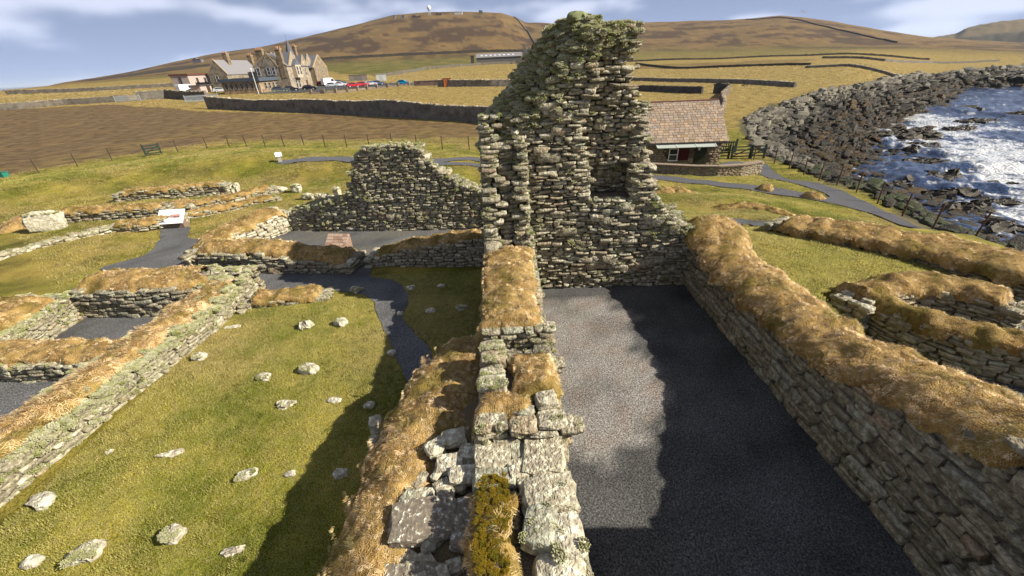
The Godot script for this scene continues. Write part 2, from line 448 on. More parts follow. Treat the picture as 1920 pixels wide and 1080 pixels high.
func make_land() -> void:
	fill([[-120, -105], [-100, -110], [-64, -95], [-35, -83], [-12, -66], [-2, -58], [-2, -46], [-17, -48.5], [-27, -52], [-36, -55], [-44, -43], [-46, -38], [-60, -45]], Color(.235, .165, .122), 1.6)
	fill([[-46, -86], [-12, -66], [-2, -58], [-2, -42], [-17, -47], [-27, -50], [-36, -52], [-42, -58]], Color(.30, .21, .115), .5)
	fill([[-150, -350], [-57, -215], [-46, -285], [-15, -325], [30, -345], [40, -480], [-200, -480]], Color(.125, .15, .035), .95)
	fill([[-300, -330], [-150, -300], [-140, -470], [-330, -480]], Color(.15, .155, .04), .9)
	fill([[60, -260], [84, -276], [174, -248], [128, -201], [88, -214]], Color(.22, .15, .075), .85)
	fill([[90, -330], [260, -330], [260, -480], [90, -480]], Color(.16, .165, .05), .7)
	fill([[24, -52], [30, -58], [34, -70], [40, -80], [34, -78], [26, -64], [21, -54]], Color(.19, .18, .035), .8)
	var azs := PackedFloat32Array()
	var a := -180.0
	while a < 180.01:
		azs.append(a)
		a += .3 if a > -76 and a < 76 else (1.0 if absf(a) < 90 else 6.0)
	if azs[-1] < 180: azs.append(180)
	var rs := PackedFloat32Array()
	var r := 1.2
	while r < 2600:
		rs.append(r)
		r *= 1.024 if r < 1500 else 1.06
	var w := azs.size(); var h := rs.size() + 1
	var v := PackedVector3Array(); var c := PackedColorArray()
	v.resize(w * h); c.resize(w * h)
	for j in h:
		for i in w:
			var rr := rs[h - 2 - j] if j < h - 1 else 0.0
			var t := deg_to_rad(azs[i])
			var x := sin(t) * rr; var z := -cos(t) * rr
			var y := land(x, z)
			v[j * w + i] = Vector3(x, y, z)
			c[j * w + i] = land_color(x, z, y)
	setting("ground", grid_mesh(v, c, w, h), M.ground)

func make_sea() -> void:
	var azs := PackedFloat32Array()
	var a := -180.0
	while a < 180.01:
		azs.append(a)
		a += .17 if a > 36 and a < 66 else 2.0
	if azs[-1] < 180: azs.append(180)
	var rs := PackedFloat32Array()
	var r := 36.0
	while r < 40000:
		rs.append(r)
		r *= 1.009 if r < 420 else 1.25
	var w := azs.size(); var h := rs.size()
	var v := PackedVector3Array(); var c := PackedColorArray()
	v.resize(w * h); c.resize(w * h)
	for j in h:
		for i in w:
			var rr := rs[h - 1 - j]
			var t := deg_to_rad(azs[i])
			var x := sin(t) * rr; var z := -cos(t) * rr
			var y := SEA
			var foam := 0.0
			if rr < 460 and x > 20:
				var se := table(SEA_EDGE, z)
				var off := (x - se) + .35 * (z + 60)
				var ph := (x * .82 + z * .30) * .22 + nf.get_noise_2d(x * .03, z * .03) * 3.5
				var crest := pow(maxf(sin(ph), 0), 3.0)
				var shore := 1 - ss(3, 60, x - se)
				y += crest * .75 * (1 - ss(250, 420, rr)) + n1.get_noise_2d(x * .5, z * .5) * .22 + nf.get_noise_2d(x * .16, z * .16) * .3
				var fu := x * .80 - z * .60; var fv := x * .60 + z * .80
				var lace := nf.get_noise_2d(fu * .30, fv * .075) * .62 + n1.get_noise_2d(x * .55, z * .55) * .22 + nf.get_noise_2d(x * 1.1, z * 1.1) * .5
				var surf := clampf(1 - absf((x - z * .0 - 78 - (z + 60) * -.55) + nf.get_noise_2d(x * .02, z * .02) * 22) / 20.0, 0, 1) * ss(-25, -40, z) * (1 - ss(-150, -200, z))
				var surf2 := clampf(1 - absf(x + z * .62 - 36 + nf.get_noise_2d(z * .03, x * .03) * 12) / 7.0, 0, 1)
				foam = ss(.50, .80, lace + .55 * surf + .42 * surf2 + .22 * shore + .35 * crest * surf - .02)
			v[j * w + i] = Vector3(x, y, z)
			c[j * w + i] = Color(.045, .075, .165).lerp(Color(.92, .94, .96), foam)
	var m := mat(noise_tex(.05, [[0, grey(.35)], [.42, grey(.6)], [.58, grey(.95)], [1, grey(1)]], 5, FastNoiseLite.TYPE_SIMPLEX_SMOOTH, 512, .65, 31), Vector3(.10, .10, .10), .2)
	m.metallic_specular = .5
	setting("sea", grid_mesh(v, c, w, h), m)

# a sheet draped on the land inside a polygon
func smooth_poly(a: Array, wob := .06) -> PackedVector2Array:
	var o := PackedVector2Array()
	var k := a.size()
	for i in k:
		var p0 := Vector2(a[(i + k - 1) % k][0], a[(i + k - 1) % k][1]); var p1 := Vector2(a[i][0], a[i][1])
		var p2 := Vector2(a[(i + 1) % k][0], a[(i + 1) % k][1]); var p3 := Vector2(a[(i + 2) % k][0], a[(i + 2) % k][1])
		var st := clampi(int(p1.distance_to(p2) / .3), 2, 14)
		for s in st:
			var t := float(s) / st
			var q := .5 * (2 * p1 + (p2 - p0) * t + (2 * p0 - 5 * p1 + 4 * p2 - p3) * t * t + (3 * p1 - p0 - 3 * p2 + p3) * t * t * t)
			o.append(q + Vector2(n1.get_noise_2d(q.x * 2, q.y * 2), n1.get_noise_2d(q.x * 2 + 30, q.y * 2)) * wob)
	return o
func sheet(called: String, poly: PackedVector2Array, step: float, lift: float, m: Material, col: Callable, level := 99.0) -> void:
	var lo := poly[0]; var hi := poly[0]
	for p in poly:
		lo = lo.min(p); hi = hi.max(p)
	var v := PackedVector3Array(); var c := PackedColorArray(); var n := PackedVector3Array()
	var z := lo.y
	while z < hi.y:
		var x := lo.x
		while x < hi.x:
			var q := PackedVector2Array([Vector2(x, z), Vector2(x + step, z), Vector2(x + step, z + step), Vector2(x, z + step)])
			for piece in Geometry2D.intersect_polygons(q, poly):
				var ix := Geometry2D.triangulate_polygon(piece)
				for k in range(0, ix.size(), 3):
					var t := [piece[ix[k]], piece[ix[k + 1]], piece[ix[k + 2]]]
					if (t[1] - t[0]).cross(t[2] - t[0]) < 0: t = [t[0], t[2], t[1]]
					for p in t:
						v.append(Vector3(p.x, (land(p.x, p.y) if level > 90 else level) + lift, p.y))
						c.append(col.call(p.x, p.y)); n.append(Vector3.UP)
			x += step
		z += step
	var ar := []
	ar.resize(Mesh.ARRAY_MAX)
	ar[Mesh.ARRAY_VERTEX] = v; ar[Mesh.ARRAY_COLOR] = c; ar[Mesh.ARRAY_NORMAL] = n
	var am := ArrayMesh.new()
	am.add_surface_from_arrays(Mesh.PRIMITIVE_TRIANGLES, ar)
	setting(called, am, m)
	paved.append(poly)
func gravel_col(x: float, z: float) -> Color:
	var a := nf.get_noise_2d(x * .35, z * .35)
	var b := n1.get_noise_2d(x * 1.3, z * 1.3)
	return Color(.27, .27, .275) * (.85 + .5 * a + .2 * b)
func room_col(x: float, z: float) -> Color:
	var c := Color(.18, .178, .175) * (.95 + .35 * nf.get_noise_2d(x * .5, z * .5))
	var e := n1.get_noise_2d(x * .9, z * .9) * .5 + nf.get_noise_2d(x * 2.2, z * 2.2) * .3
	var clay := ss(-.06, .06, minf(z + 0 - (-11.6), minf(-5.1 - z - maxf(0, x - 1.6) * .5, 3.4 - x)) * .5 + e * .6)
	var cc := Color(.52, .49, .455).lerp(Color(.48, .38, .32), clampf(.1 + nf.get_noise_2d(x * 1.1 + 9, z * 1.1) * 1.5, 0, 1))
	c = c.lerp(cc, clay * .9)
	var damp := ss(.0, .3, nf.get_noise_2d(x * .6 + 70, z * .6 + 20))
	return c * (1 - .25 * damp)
func make_paths() -> void:
	sheet("car_park", smooth_poly([[-72, -130], [-60, -133], [-45, -145], [-28, -148.5], [-24, -156], [-45, -161], [-62, -164], [-66.5, -152], [-69, -137]], .2), 3.0, .12, M.gravel, func(x, z): return Color(.15, .15, .155))
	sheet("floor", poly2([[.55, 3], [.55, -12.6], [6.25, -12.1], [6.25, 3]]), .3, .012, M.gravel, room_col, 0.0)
	sheet("path", smooth_poly(PATH_AREA), .5, .03, M.gravel, gravel_col)
	sheet("courtyard_floor", poly2([[-12.6, -17.4], [-11.2, -19.6], [-.8, -18.8], [-.8, -15.0], [-5.2, -15.4], [-6.4, -14.6], [-8, -15.2], [-12.2, -15.7]]), .5, .034, M.gravel, func(x, z): return gravel_col(x, z).lerp(Color(.27, .255, .225), ss(-.05, .3, nf.get_noise_2d(x * .5, z * .9) + .08)))
	sheet("cell_floor", poly2([[-14.6, -11.8], [-10.6, -11.8], [-10.6, -9.2], [-14.6, -9.2]]), .4, .02, M.gravel, gravel_col)
	sheet("cell_floor", poly2([[-15.0, -8.9], [-10.6, -8.9], [-10.6, -3.5], [-15.0, -3.5]]), .4, .02, M.gravel, gravel_col)
	sheet("passage_floor", passage, .4, .012, M.gravel, func(x, z): return gravel_col(x, z) * .8, .30)
	sheet("passage_floor", cell, .4, .012, M.gravel, func(x, z): return gravel_col(x, z) * .8, .5)
	sheet("far_path", smooth_poly([[-18.6, -34.2], [-12.0, -32.6], [-7, -31.4], [-3, -30.6], [1, -30.2], [1, -31.0], [-4.2, -31.6], [-4.4, -32.1], [1, -32.0], [1, -33.0], [-4.5, -33.3], [-8.5, -32.7], [-12.5, -33.8], [-18.6, -35.4]], .03), .6, .05, M.gravel, func(x, z): return Color(.25, .25, .27))
	sheet("shore_path", smooth_poly([[8, -31.0], [11.0, -29.9], [14.2, -27.6], [17.2, -25.0], [19.2, -22.4], [20.0, -20.4], [20.1, -18.4], [20.8, -18.4], [21.1, -20.5], [21.4, -22.5], [21.6, -24.8], [21.6, -28], [21.4, -31.2], [22.5, -35.4], [19.6, -36.2], [18.6, -34.4], [20.2, -33.0], [20.0, -31.2], [20.1, -28.0], [20.2, -25.2], [19.8, -23.9], [17.9, -26.2], [14.6, -28.9], [11.2, -31.4], [8, -32.2]], .03), .6, .05, M.gravel, func(x, z): return Color(.21, .21, .235))
	sheet("gravel_hollow", smooth_poly([[9.4, -17.3], [10.4, -17.6], [11.2, -17.0], [11.6, -15.8], [11.3, -14.9], [10.6, -15.1], [10.4, -16.2], [9.8, -16.6]]), .4, .04, M.gravel, gravel_col)

# ---------------------------------------------------------------- masonry
class Path2:
	var p := PackedVector2Array()
	var l := PackedFloat32Array()
	func _init(a: Array) -> void:
		for q in a: p.append(Vector2(q[0], q[1]))
		l.append(0)
		for i in range(1, p.size()): l.append(l[i - 1] + p[i].distance_to(p[i - 1]))
	func length() -> float:
		return l[-1]
	func seg(s: float) -> int:
		for i in range(1, l.size()):
			if s <= l[i]: return i
		return l.size() - 1
	func at(s: float) -> Vector2:
		var i := seg(s)
		return p[i - 1].lerp(p[i], clampf((s - l[i - 1]) / maxf(l[i] - l[i - 1], 1e-5), 0, 1))
	func dir(s: float) -> Vector2:
		var i := seg(s)
		return (p[i] - p[i - 1]).normalized()
	func soft(s: float) -> Vector2:
		return (at(minf(s + .25, length())) - at(maxf(s - .25, 0))).normalized()

# lays courses of stones on a face; side 1 = right hand of the path seen from above; returns [Transform3D, tone, score]
func courses(path: Path2, side: float, off: float, base: Callable, top: Callable, o := {}) -> Array:
	var out := []
	var L := path.length()
	var hmin: float = o.get("h0", .09); var hmax: float = o.get("h1", .17)
	var l0: float = o.get("l0", .22); var l1: float = o.get("l1", .62)
	var dep: float = o.get("d", .28); var jut: float = o.get("jut", .03)
	var slope: float = o.get("batter", 0.0)
	var lo := 99.0; var hi := -99.0
	var s := 0.0
	while s <= L:
		lo = minf(lo, base.call(s)); hi = maxf(hi, top.call(s)); s += .25
	var y := lo - .03
	while y < hi:
		var h := R(hmin, hmax)
		s = R(-.2, 0)
		while s < L:
			var ln := R(l0, l1) * (1.25 if rng.randf() < .15 else 1.0)
			var m := clampf(s + ln / 2, 0, L)
			var yy := y + .05 * n1.get_noise_2d(s * .7, y * 1.2) + h / 2
			var b: float = base.call(m); var t: float = top.call(m)
			if yy > b - .03 and yy < t + .02:
				var split := rng.randf() < .16 and h > .12
				for q in (2 if split else 1):
					var hh := h * (.5 if split else 1.0)
					var p := path.at(m); var d := path.dir(m)
					var n := Vector2(-d.y, d.x) * side
					var pr := R(-jut, jut) - absf(nf.get_noise_2d(m * .3, y)) * .04 - slope * (yy - lo)
					var w := p + n * (off + pr - dep / 2)
					var c := Vector3(w.x, yy + (hh * (q - .5) if split else 0.0), w.y)
					var bs := Basis(Vector3(d.x, 0, d.y), Vector3.UP, Vector3(d.x, 0, d.y).cross(Vector3.UP))
					bs = bs * Basis(Vector3.UP, R(-.16, .16)) * Basis(Vector3.BACK, R(-.06, .06)) * Basis(Vector3.RIGHT, R(-.14, .14))
					var big := R(.94, 1.05)
					bs = bs * Basis.from_scale(Vector3((ln - .012) * (1 if rng.randf() < .5 else -1), hh * big * (1.0 if rng.randf() < .68 else (R(.7, 1.25) if rng.randf() < .85 else R(1.5, 2.0))), dep * R(.9, 1.15)))
					out.append(stone_at(Transform3D(bs, c)))
			s += ln
		y += h
	return out
func stone_at(t: Transform3D) -> Array:
	var tone := int(absf(rng.randfn(0, 1.0)) * 3.0) % TONES.size()
	var d := t.origin.distance_squared_to(EYE)
	return [t, tone, t.basis.get_scale().abs().x * t.basis.get_scale().abs().y / d]
func lay(parent: Node3D, list: Array, most: int) -> void:
	list.sort_custom(func(a, b): return a[2] > b[2])
	var inv := parent.global_transform.affine_inverse()
	var ts := []; var cs := []
	for i in list.size():
		var t: Transform3D = inv * list[i][0]
		if i < most:
			var near: bool = list[i][0].origin.distance_to(EYE) < 9.5
			put("stone", stones[rng.randi() % 5 + (5 if near else 0)], tone_mats[list[i][1]], parent, t)
		else:
			ts.append(t); cs.append(TONES[list[i][1]])
	if ts: copies("walling", stones[1], M.stone, parent, ts, cs)
const LICHEN := [Color(.68, .66, .37), Color(.56, .56, .27), Color(.76, .73, .47), Color(.45, .47, .18), Color(.72, .70, .46)]
func lichen_on(parent: Node3D, list: Array, chance: Callable, size := .2, called := "lichen") -> void:
	var inv := parent.global_transform.affine_inverse()
	var ts := []; var cs := []
	for s in list:
		var t: Transform3D = s[0]
		var sc := t.basis.get_scale().abs()
		var p: float = chance.call(t.origin)
		while p > 0:
			if rng.randf() < p:
				var q := t * Vector3(R(-.42, .42), .40, R(-.1, .5))
				var up := (Vector3.UP + t.basis.z.normalized() * R(-.1, .8) + Vector3(R(-.4, .4), 0, R(-.4, .4))).normalized()
				var k := size * R(.55, 1.25)
				ts.append(inv * Transform3D(upright(up, R(0, TAU)) * Basis.from_scale(Vector3(k * R(.9, 1.5), k * R(.7, 1.1), k)), q))
				cs.append(LICHEN[rng.randi() % 5])
			p -= 1.0
	if ts: copies(called, lichen_mesh, M.lichen, parent, ts, cs)
func upright(up: Vector3, turn: float) -> Basis:
	var x := up.cross(Vector3.FORWARD if absf(up.z) < .9 else Vector3.RIGHT).normalized()
	return Basis(x, up, x.cross(up)) * Basis(Vector3.UP, turn)
# solid heart of a wall behind its face stones
func heart(path: Path2, w0: float, w1: float, base: Callable, top: Callable, drop := .08, step := .3) -> MB:
	var o := MB.new()
	var L := path.length()
	var k := maxi(int(L / step), 1)
	for i in k:
		var a := L * i / k; var b := L * (i + 1) / k
		var pa := path.at(a); var pb := path.at(b)
		var na := Vector2(-path.soft(a).y, path.soft(a).x); var nb := Vector2(-path.soft(b).y, path.soft(b).x)
		var c := []
		for e in [[pa, na, w0, a], [pa, na, w1, a], [pb, nb, w1, b], [pb, nb, w0, b]]:
			var q: Vector2 = e[0] + e[1] * e[2]
			c.append(Vector3(q.x, base.call(e[3]) - .05, q.y)); c.append(Vector3(q.x, top.call(e[3]) - drop, q.y))
		var g := Color(.24, .21, .165)
		o.quad(c[0], c[6], c[7], c[1], g); o.quad(c[2], c[3], c[5], c[4], g); o.quad(c[1], c[7], c[5], c[3], g)
		if i == 0: o.quad(c[0], c[1], c[3], c[2], g)
		if i == k - 1: o.quad(c[6], c[4], c[5], c[7], g)
	return o

# ---------------------------------------------------------------- turf
const STRAW := [Color(.84, .63, .38), Color(.76, .54, .30), Color(.92, .74, .48), Color(.66, .46, .24), Color(.84, .65, .40), Color(.56, .41, .19)]
# a turf capping along a path: lft and rgt are its edges measured across the path, y its top
func turf(called: String, parent: Node3D, path: Path2, lft: Callable, rgt: Callable, y: Callable, dome := .18, skirt := .16, density := 60.0, green := 0.0, blade_len := .2, tap := .22) -> MeshInstance3D:
	var L := path.length()
	var rows := maxi(int(L / .11), 3) + 1
	var cols := 15
	var v := PackedVector3Array(); var c := PackedColorArray()
	for j in rows:
		var s := L * j / (rows - 1)
		var p := path.at(s); var d := path.soft(s); var n := Vector2(-d.y, d.x)
		var a: float = lft.call(s); var b: float = rgt.call(s); var h: float = y.call(s)
		var fade := ss(0, tap, s) * ss(0, tap, L - s)
		for i in cols:
			var u := float(i) / (cols - 1) * 2 - 1
			var hang := maxf(absf(u) - .82, 0) / .18
			var q := p + n * lerpf(a, b, .5 + .5 * clampf(u / .84, -1.03, 1.03))
			q += n * (n1.get_noise_2d(s * 1.4 + 7, u * 2) * .09 * hang + nf.get_noise_2d(s * .9, u * .3 + 4) * .16 * absf(u))
			var yy := h + dome * (1 - u * u) * fade - hang * skirt * (.7 + .6 * n1.get_noise_2d(s * 2.2, u * 5)) - (1 - fade) * skirt
			yy += (nf.get_noise_2d(q.x * 1.1, q.y * 1.1) * .10 + n1.get_noise_2d(q.x * 3.4, q.y * 3.4) * .045) * (1 - hang * .5)
			v.append(Vector3(q.x, yy, q.y))
			var g := clampf(nf.get_noise_2d(q.x * .8 + 20, q.y * .8) * 2.2 - .05 + green, 0, 1)
			var col := Color(.70, .50, .28).lerp(Color(.48, .31, .15), clampf(.4 + n1.get_noise_2d(q.x * 1.5, q.y * 1.5) + nf.get_noise_2d(q.x * 4.0, q.y * 4.0), 0, 1)).lerp(Color(.24, .20, .045), g * .7)
			c.append(col)
	var o := put(called, grid_mesh(v, c, cols, rows), M.turf, parent)
	# long dry grass combed over it
	var ts := []; var cs := []
	for j in rows - 1:
		for i in cols - 1:
			var a := v[j * cols + i]; var b := v[j * cols + i + 1]; var e := v[(j + 1) * cols + i]
			var n := (e - a).cross(b - a)
			var want := n.length() * density
			if n.y < 0: n = -n
			n = n.normalized()
			while want > 0:
				if rng.randf() < want:
					var q := a + (b - a) * rng.randf() + (e - a) * rng.randf()
					var up := (n * .55 + Vector3.UP * .12 + Vector3(n.x, -.15, n.z) * .5 + Vector3(-.25, 0, .1) + Vector3(R(-.5, .5), 0, R(-.5, .5))).normalized()
					var pat := n1.get_noise_2d(q.x * 1.3 + 5, q.z * 1.3)
					var k := blade_len * R(.45, 1.0) * (1.0 + .4 * maxf(pat, 0))
					var comb := (Vector3(n.x, 0, n.z) * 1.6 + Vector3(-.35, 0, .25) + Vector3(R(-.35, .35), 0, R(-.35, .35)))
					comb = (comb - up * comb.dot(up)).normalized()
					ts.append(Transform3D(Basis(comb, up, comb.cross(up)) * Basis.from_scale(Vector3(k * 1.3, k * R(.5, .9), k)), q - n * .01))
					var g := clampf(nf.get_noise_2d(q.x * .8 + 20, q.z * .8) * 2.2 - .05 + green, 0, 1)
					cs.append(((STRAW[rng.randi() % 6] as Color).lerp(Color(.27, .24, .05), g * .75)).lerp(Color(.26, .16, .075), clampf(nf.get_noise_2d(q.x * 1.4, q.z * 1.4 + 60) * 1.8 - .25, 0, .5)))
				want -= 1
	copies("dry_grass", tuft_long, M.straw, o, ts, cs)
	return o
# short turf on the lawns, scattered over the ground: fine near the viewer, coarser tussocks farther off
func make_grass() -> void:
	var no := [poly2([[-1, 5], [-1, -12.5], [7.6, -12.5], [7.6, 5]]), poly2([[-16.8, -13.4], [-10.9, -13.4], [-9.6, -13.2], [-9.5, 0], [-16.8, 0]]), poly2([[-13.2, -14.9], [-12.4, -19.8], [-.6, -19.8], [-.6, -14], [-6, -13.9]]), poly2([[-2.7, -1], [-2.6, -7.6], [-1.6, -8.6], [-.4, -8.6], [-.4, -1]])] + paved
	var boxes := []
	for q in no:
		var r := Rect2(q[0], Vector2.ZERO)
		for v in q: r = r.expand(v)
		boxes.append(r)
	for layer in 3:
		var ts := []; var cs := []
		for k in [120000, 110000, 80000][layer]:
			var a := deg_to_rad([R(-74, 62), R(-52, 46), R(-52, 44)][layer])
			var r := (3.0 + 17.0 * sqrt(rng.randf()) * rng.randf_range(.6, 1)) if layer == 0 else (16.0 + 40.0 * rng.randf() if layer == 1 else 54.0 + 190.0 * pow(rng.randf(), 1.6))
			var x := sin(a) * r; var z := -cos(a) * r
			if layer == 0 and x > -.9 and x < 7.4: continue
			if x > 23.5 and (layer < 2 or not Geometry2D.is_point_in_polygon(Vector2(x + 1.5, z), coast_land)): continue
			if layer == 2 and x < -60 and x > -110 and z < -131 and z > -176: continue
			var p := Vector2(x, z)
			var ok := true
			for i in no.size():
				if boxes[i].has_point(p) and Geometry2D.is_point_in_polygon(p, no[i]):
					ok = false; break
			if not ok or (layer > 0 and Geometry2D.is_point_in_polygon(p, fields[0][0])): continue
			var y := land(x, z)
			var s := R(.05, .10) * (.8 + r * .03) * (1.0 if layer < 2 else .95)
			ts.append(Transform3D(Basis(Vector3.UP, R(0, TAU)) * Basis(Vector3.RIGHT, R(-.2, .2)) * Basis.from_scale(Vector3(s * 1.3, s * R(.3, .7) * (1 + .5 * n1.get_noise_2d(x * .8, z * .8)), s * 1.3)), Vector3(x, y - .004, z)))
			cs.append((land_color(x, z, y) * R(.7, 1.4)).lerp(Color(.52, .42, .18), pow(rng.randf(), 3.0) * .7))
		copies("lawn_grass", tuft_short, M.straw, self, ts, cs)
func const_f(x: float) -> Callable:
	return func(_s): return x

# ---------------------------------------------------------------- the ruined house
const GABLE_L := [[0, -.85], [5.2, -.75], [5.6, -.45], [6.37, .25], [7.1, .84], [7.75, 1.5], [8.05, 1.95]]
const GABLE_R := [[0, 6.1], [2.0, 6.0], [2.1, 5.8], [2.4, 5.3], [2.75, 4.9], [3.0, 4.62], [3.85, 4.47], [4.8, 4.27], [5.8, 4.06], [6.2, 3.7], [6.5, 3.53], [7.1, 3.6], [7.85, 3.55], [7.95, 2.3]]
const FLUE := [[4.0, 2.56], [4.85, 2.25], [5.65, 2.22], [6.5, 2.7], [7.05, 2.57], [7.8, 2.8]]
func gable_in(x: float, y: float) -> float:     # how far the face stands back
	var d := 0.0
	if y > 4.12 and x > table(FLUE, y): d = lerpf(.55, .22, ss(4.2, 7.6, y))
	if y > 3.12 and y < 4.15 and x > 2.55 and x < 3.92: d = .95
	if y > 4.9:
		var t := x - table(GABLE_L, y)
		d += maxf(0, 1.0 - t) * .85 * ss(4.9, 5.6, y)
	return d
func make_gable() -> void:
	var g := thing("gable_wall", "tall ruined drystone gable wall with shaggy lichen and a fireplace recess", "wall", Vector3(0, 0, -12.3), -.02)
	g.set_meta("kind", "thing")
	var gt := g.global_transform
	var list := []
	var core := MB.new()
	var y := -.04
	while y < 7.95:
		var h := R(.06, .14)
		if y + h > 8.0: h = .12
		var ym := y + h / 2
		var xl := table(GABLE_L, ym) + .18 * n1.get_noise_1d(ym * 4); var xr := table(GABLE_R, ym) + .22 * n1.get_noise_1d(ym * 5 + 40)
		var x := xl + R(-.1, .06)
		while x < xr - .08:
			var ln := minf(R(.15, .52) * (1.4 if rng.randf() < .15 else 1.0), xr - x + .1)
			var xm := x + ln / 2
			var d := gable_in(xm, ym)
			var split := rng.randf() < .18 and h > .125
			for q in (2 if split else 1):
				var hh := h * (.5 if split else 1.0)
				var pr := R(-.05, .06) + nf.get_noise_2d(xm * .5, ym * .5) * .06
				var bs := Basis(Vector3.UP, R(-.2, .24)) * Basis(Vector3.BACK, R(-.08, .08)) * Basis(Vector3.RIGHT, R(-.18, .18))
				bs = bs * Basis.from_scale(Vector3((ln - .01) * (1 if rng.randf() < .5 else -1), hh * R(.88, 1.05) * (1.0 if rng.randf() < .65 else R(.65, 1.3)), .34 * R(.9, 1.2)))
				list.append(stone_at(gt * Transform3D(bs, Vector3(xm, ym + .07 * n1.get_noise_2d(xm * .6, ym * .9) + (hh * (q - .5) if split else 0.0), -.17 - d + pr))))
			x += ln
		# jambs of the recess, stones on the broken ends, and the hidden back face
		if ym > 3.1 and ym < 7.7:
			for e in [[table(FLUE, ym) if ym > 4.12 else 2.55, -.12], [3.92 if ym < 4.15 else -9.0, .12]]:
				if e[0] > 0:
					var dd := gable_in(3.2, ym) if ym < 4.15 else gable_in(e[0] + .05, ym)
					var zz := -.08
					while zz > -dd:
						list.append(stone_at(gt * Transform3D(Basis(Vector3.UP, R(-.08, .08)) * Basis.from_scale(Vector3(.3, h * .97, .3)), Vector3(e[0] + e[1] + R(-.02, .02), ym, zz - .12))))
						zz -= .3
		var zb := -.25 - gable_in(xr - .2, ym)
		while zb > -1.35:
			list.append(stone_at(gt * Transform3D(Basis(Vector3.UP, R(-.2, .2)) * Basis.from_scale(Vector3(R(.25, .4), h, R(.2, .45))), Vector3(xr - R(.05, .2), ym, zb - .1))))
			if ym > 4.5: list.append(stone_at(gt * Transform3D(Basis(Vector3.UP, R(-.2, .2)) * Basis.from_scale(Vector3(R(.3, .5), h, R(.3, .5))), Vector3(xl + R(.0, .15), ym, zb - .1 - gable_in(xl, ym) * .5))))
			zb -= .32
		x = xl
		while x < xr:
			list.append(stone_at(gt * Transform3D(Basis(Vector3.UP, R(-.1, .1)) * Basis.from_scale(Vector3(.5, h * .96, .3)), Vector3(x + .25, ym, -1.25))))
			x += .5
		x = xl + .15
		while x < xr - .1:
			var dx := minf(.3, xr - .1 - x)
			var din := maxf(gable_in(x, ym), maxf(gable_in(x + dx, ym), gable_in(x + dx / 2, ym))) + .16
			core.box(Vector3(x + dx / 2, ym, (-din - 1.25) / 2), Vector3(dx, h, 1.25 - din), Color(.24, .21, .165))
			x += dx
		y += h
	# larger blocks that break through the courses
	for k in 60:
		var x := R(-.4, 5.6); var yy := R(.3, 7.4)
		if x < table(GABLE_L, yy) + .3 or x > table(GABLE_R, yy) - .3: continue
		if absf(yy - 3.65) < .75 and x > 2.2 and x < 4.2: continue
		var sz := Vector3(R(.35, .75), R(.17, .27), .4)
		list.append(stone_at(gt * Transform3D(Basis(Vector3.UP, R(-.12, .16)) * Basis(Vector3.BACK, R(-.06, .06)) * Basis.from_scale(sz), Vector3(x, yy, -.15 - gable_in(x, yy) + R(0, .04)))))
	# rubble and lintel stones on the broken top
	for k in 46:
		var yy := R(5.2, 8.0)
		var x := table(GABLE_L, yy) + R(-.05, .5)
		list.append(stone_at(gt * Transform3D(Basis(Vector3.UP, R(-.6, .6)) * Basis(Vector3.BACK, R(.1, .7)) * Basis.from_scale(Vector3(R(.25, .5), R(.1, .2), R(.25, .45))), Vector3(x, yy - .05, -gable_in(x, yy) - R(.15, .9)))))
	put("core", core.mesh(), M.core, g)
	lay(g, list, 300)
	var back := gt.affine_inverse()
	lichen_on(g, list, func(p: Vector3):
		var q: Vector3 = back * p
		var t := q.x - table(GABLE_L, q.y)
		var edge := (1 - ss(.6, 2.1, t)) * ss(5.0, 5.8, q.y) * 12.0
		var top := ss(6.9, 7.7, q.y) * 8.0
		var left := (1 - ss(-.5, .7, q.x)) * 2.4 * ss(1.5, 3.5, q.y)
		var ledge := (1.6 if absf(q.y - 3.0) < .14 and q.x > 2.3 else 0.0) + (2.0 if q.x > 4.4 and q.y > 1.7 and q.y < 2.9 else 0.0)
		var rnd := 1.3 * ss(.0, .35, nf.get_noise_2d(q.x * .7, q.y * .7 + 30)) + (.5 if q.x > 3.7 and q.y > 4.3 else 0.0)
		return edge + top + left + ledge + rnd + .08, .17)
	var cc := MB.new()                                     # cushion on the very top
	put("lichen_cushion", blocks[2], lich_mat(), g, Transform3D(Basis.from_scale(Vector3(.5, .3, .5)), Vector3(2.05, 8.02, -.6)))

func lich_mat() -> StandardMaterial3D:
	if not M.has("lich2"):
		M.lich2 = M.lichen.duplicate()
		M.lich2.albedo_color = Color(.36, .39, .2).linear_to_srgb()
	return M.lich2

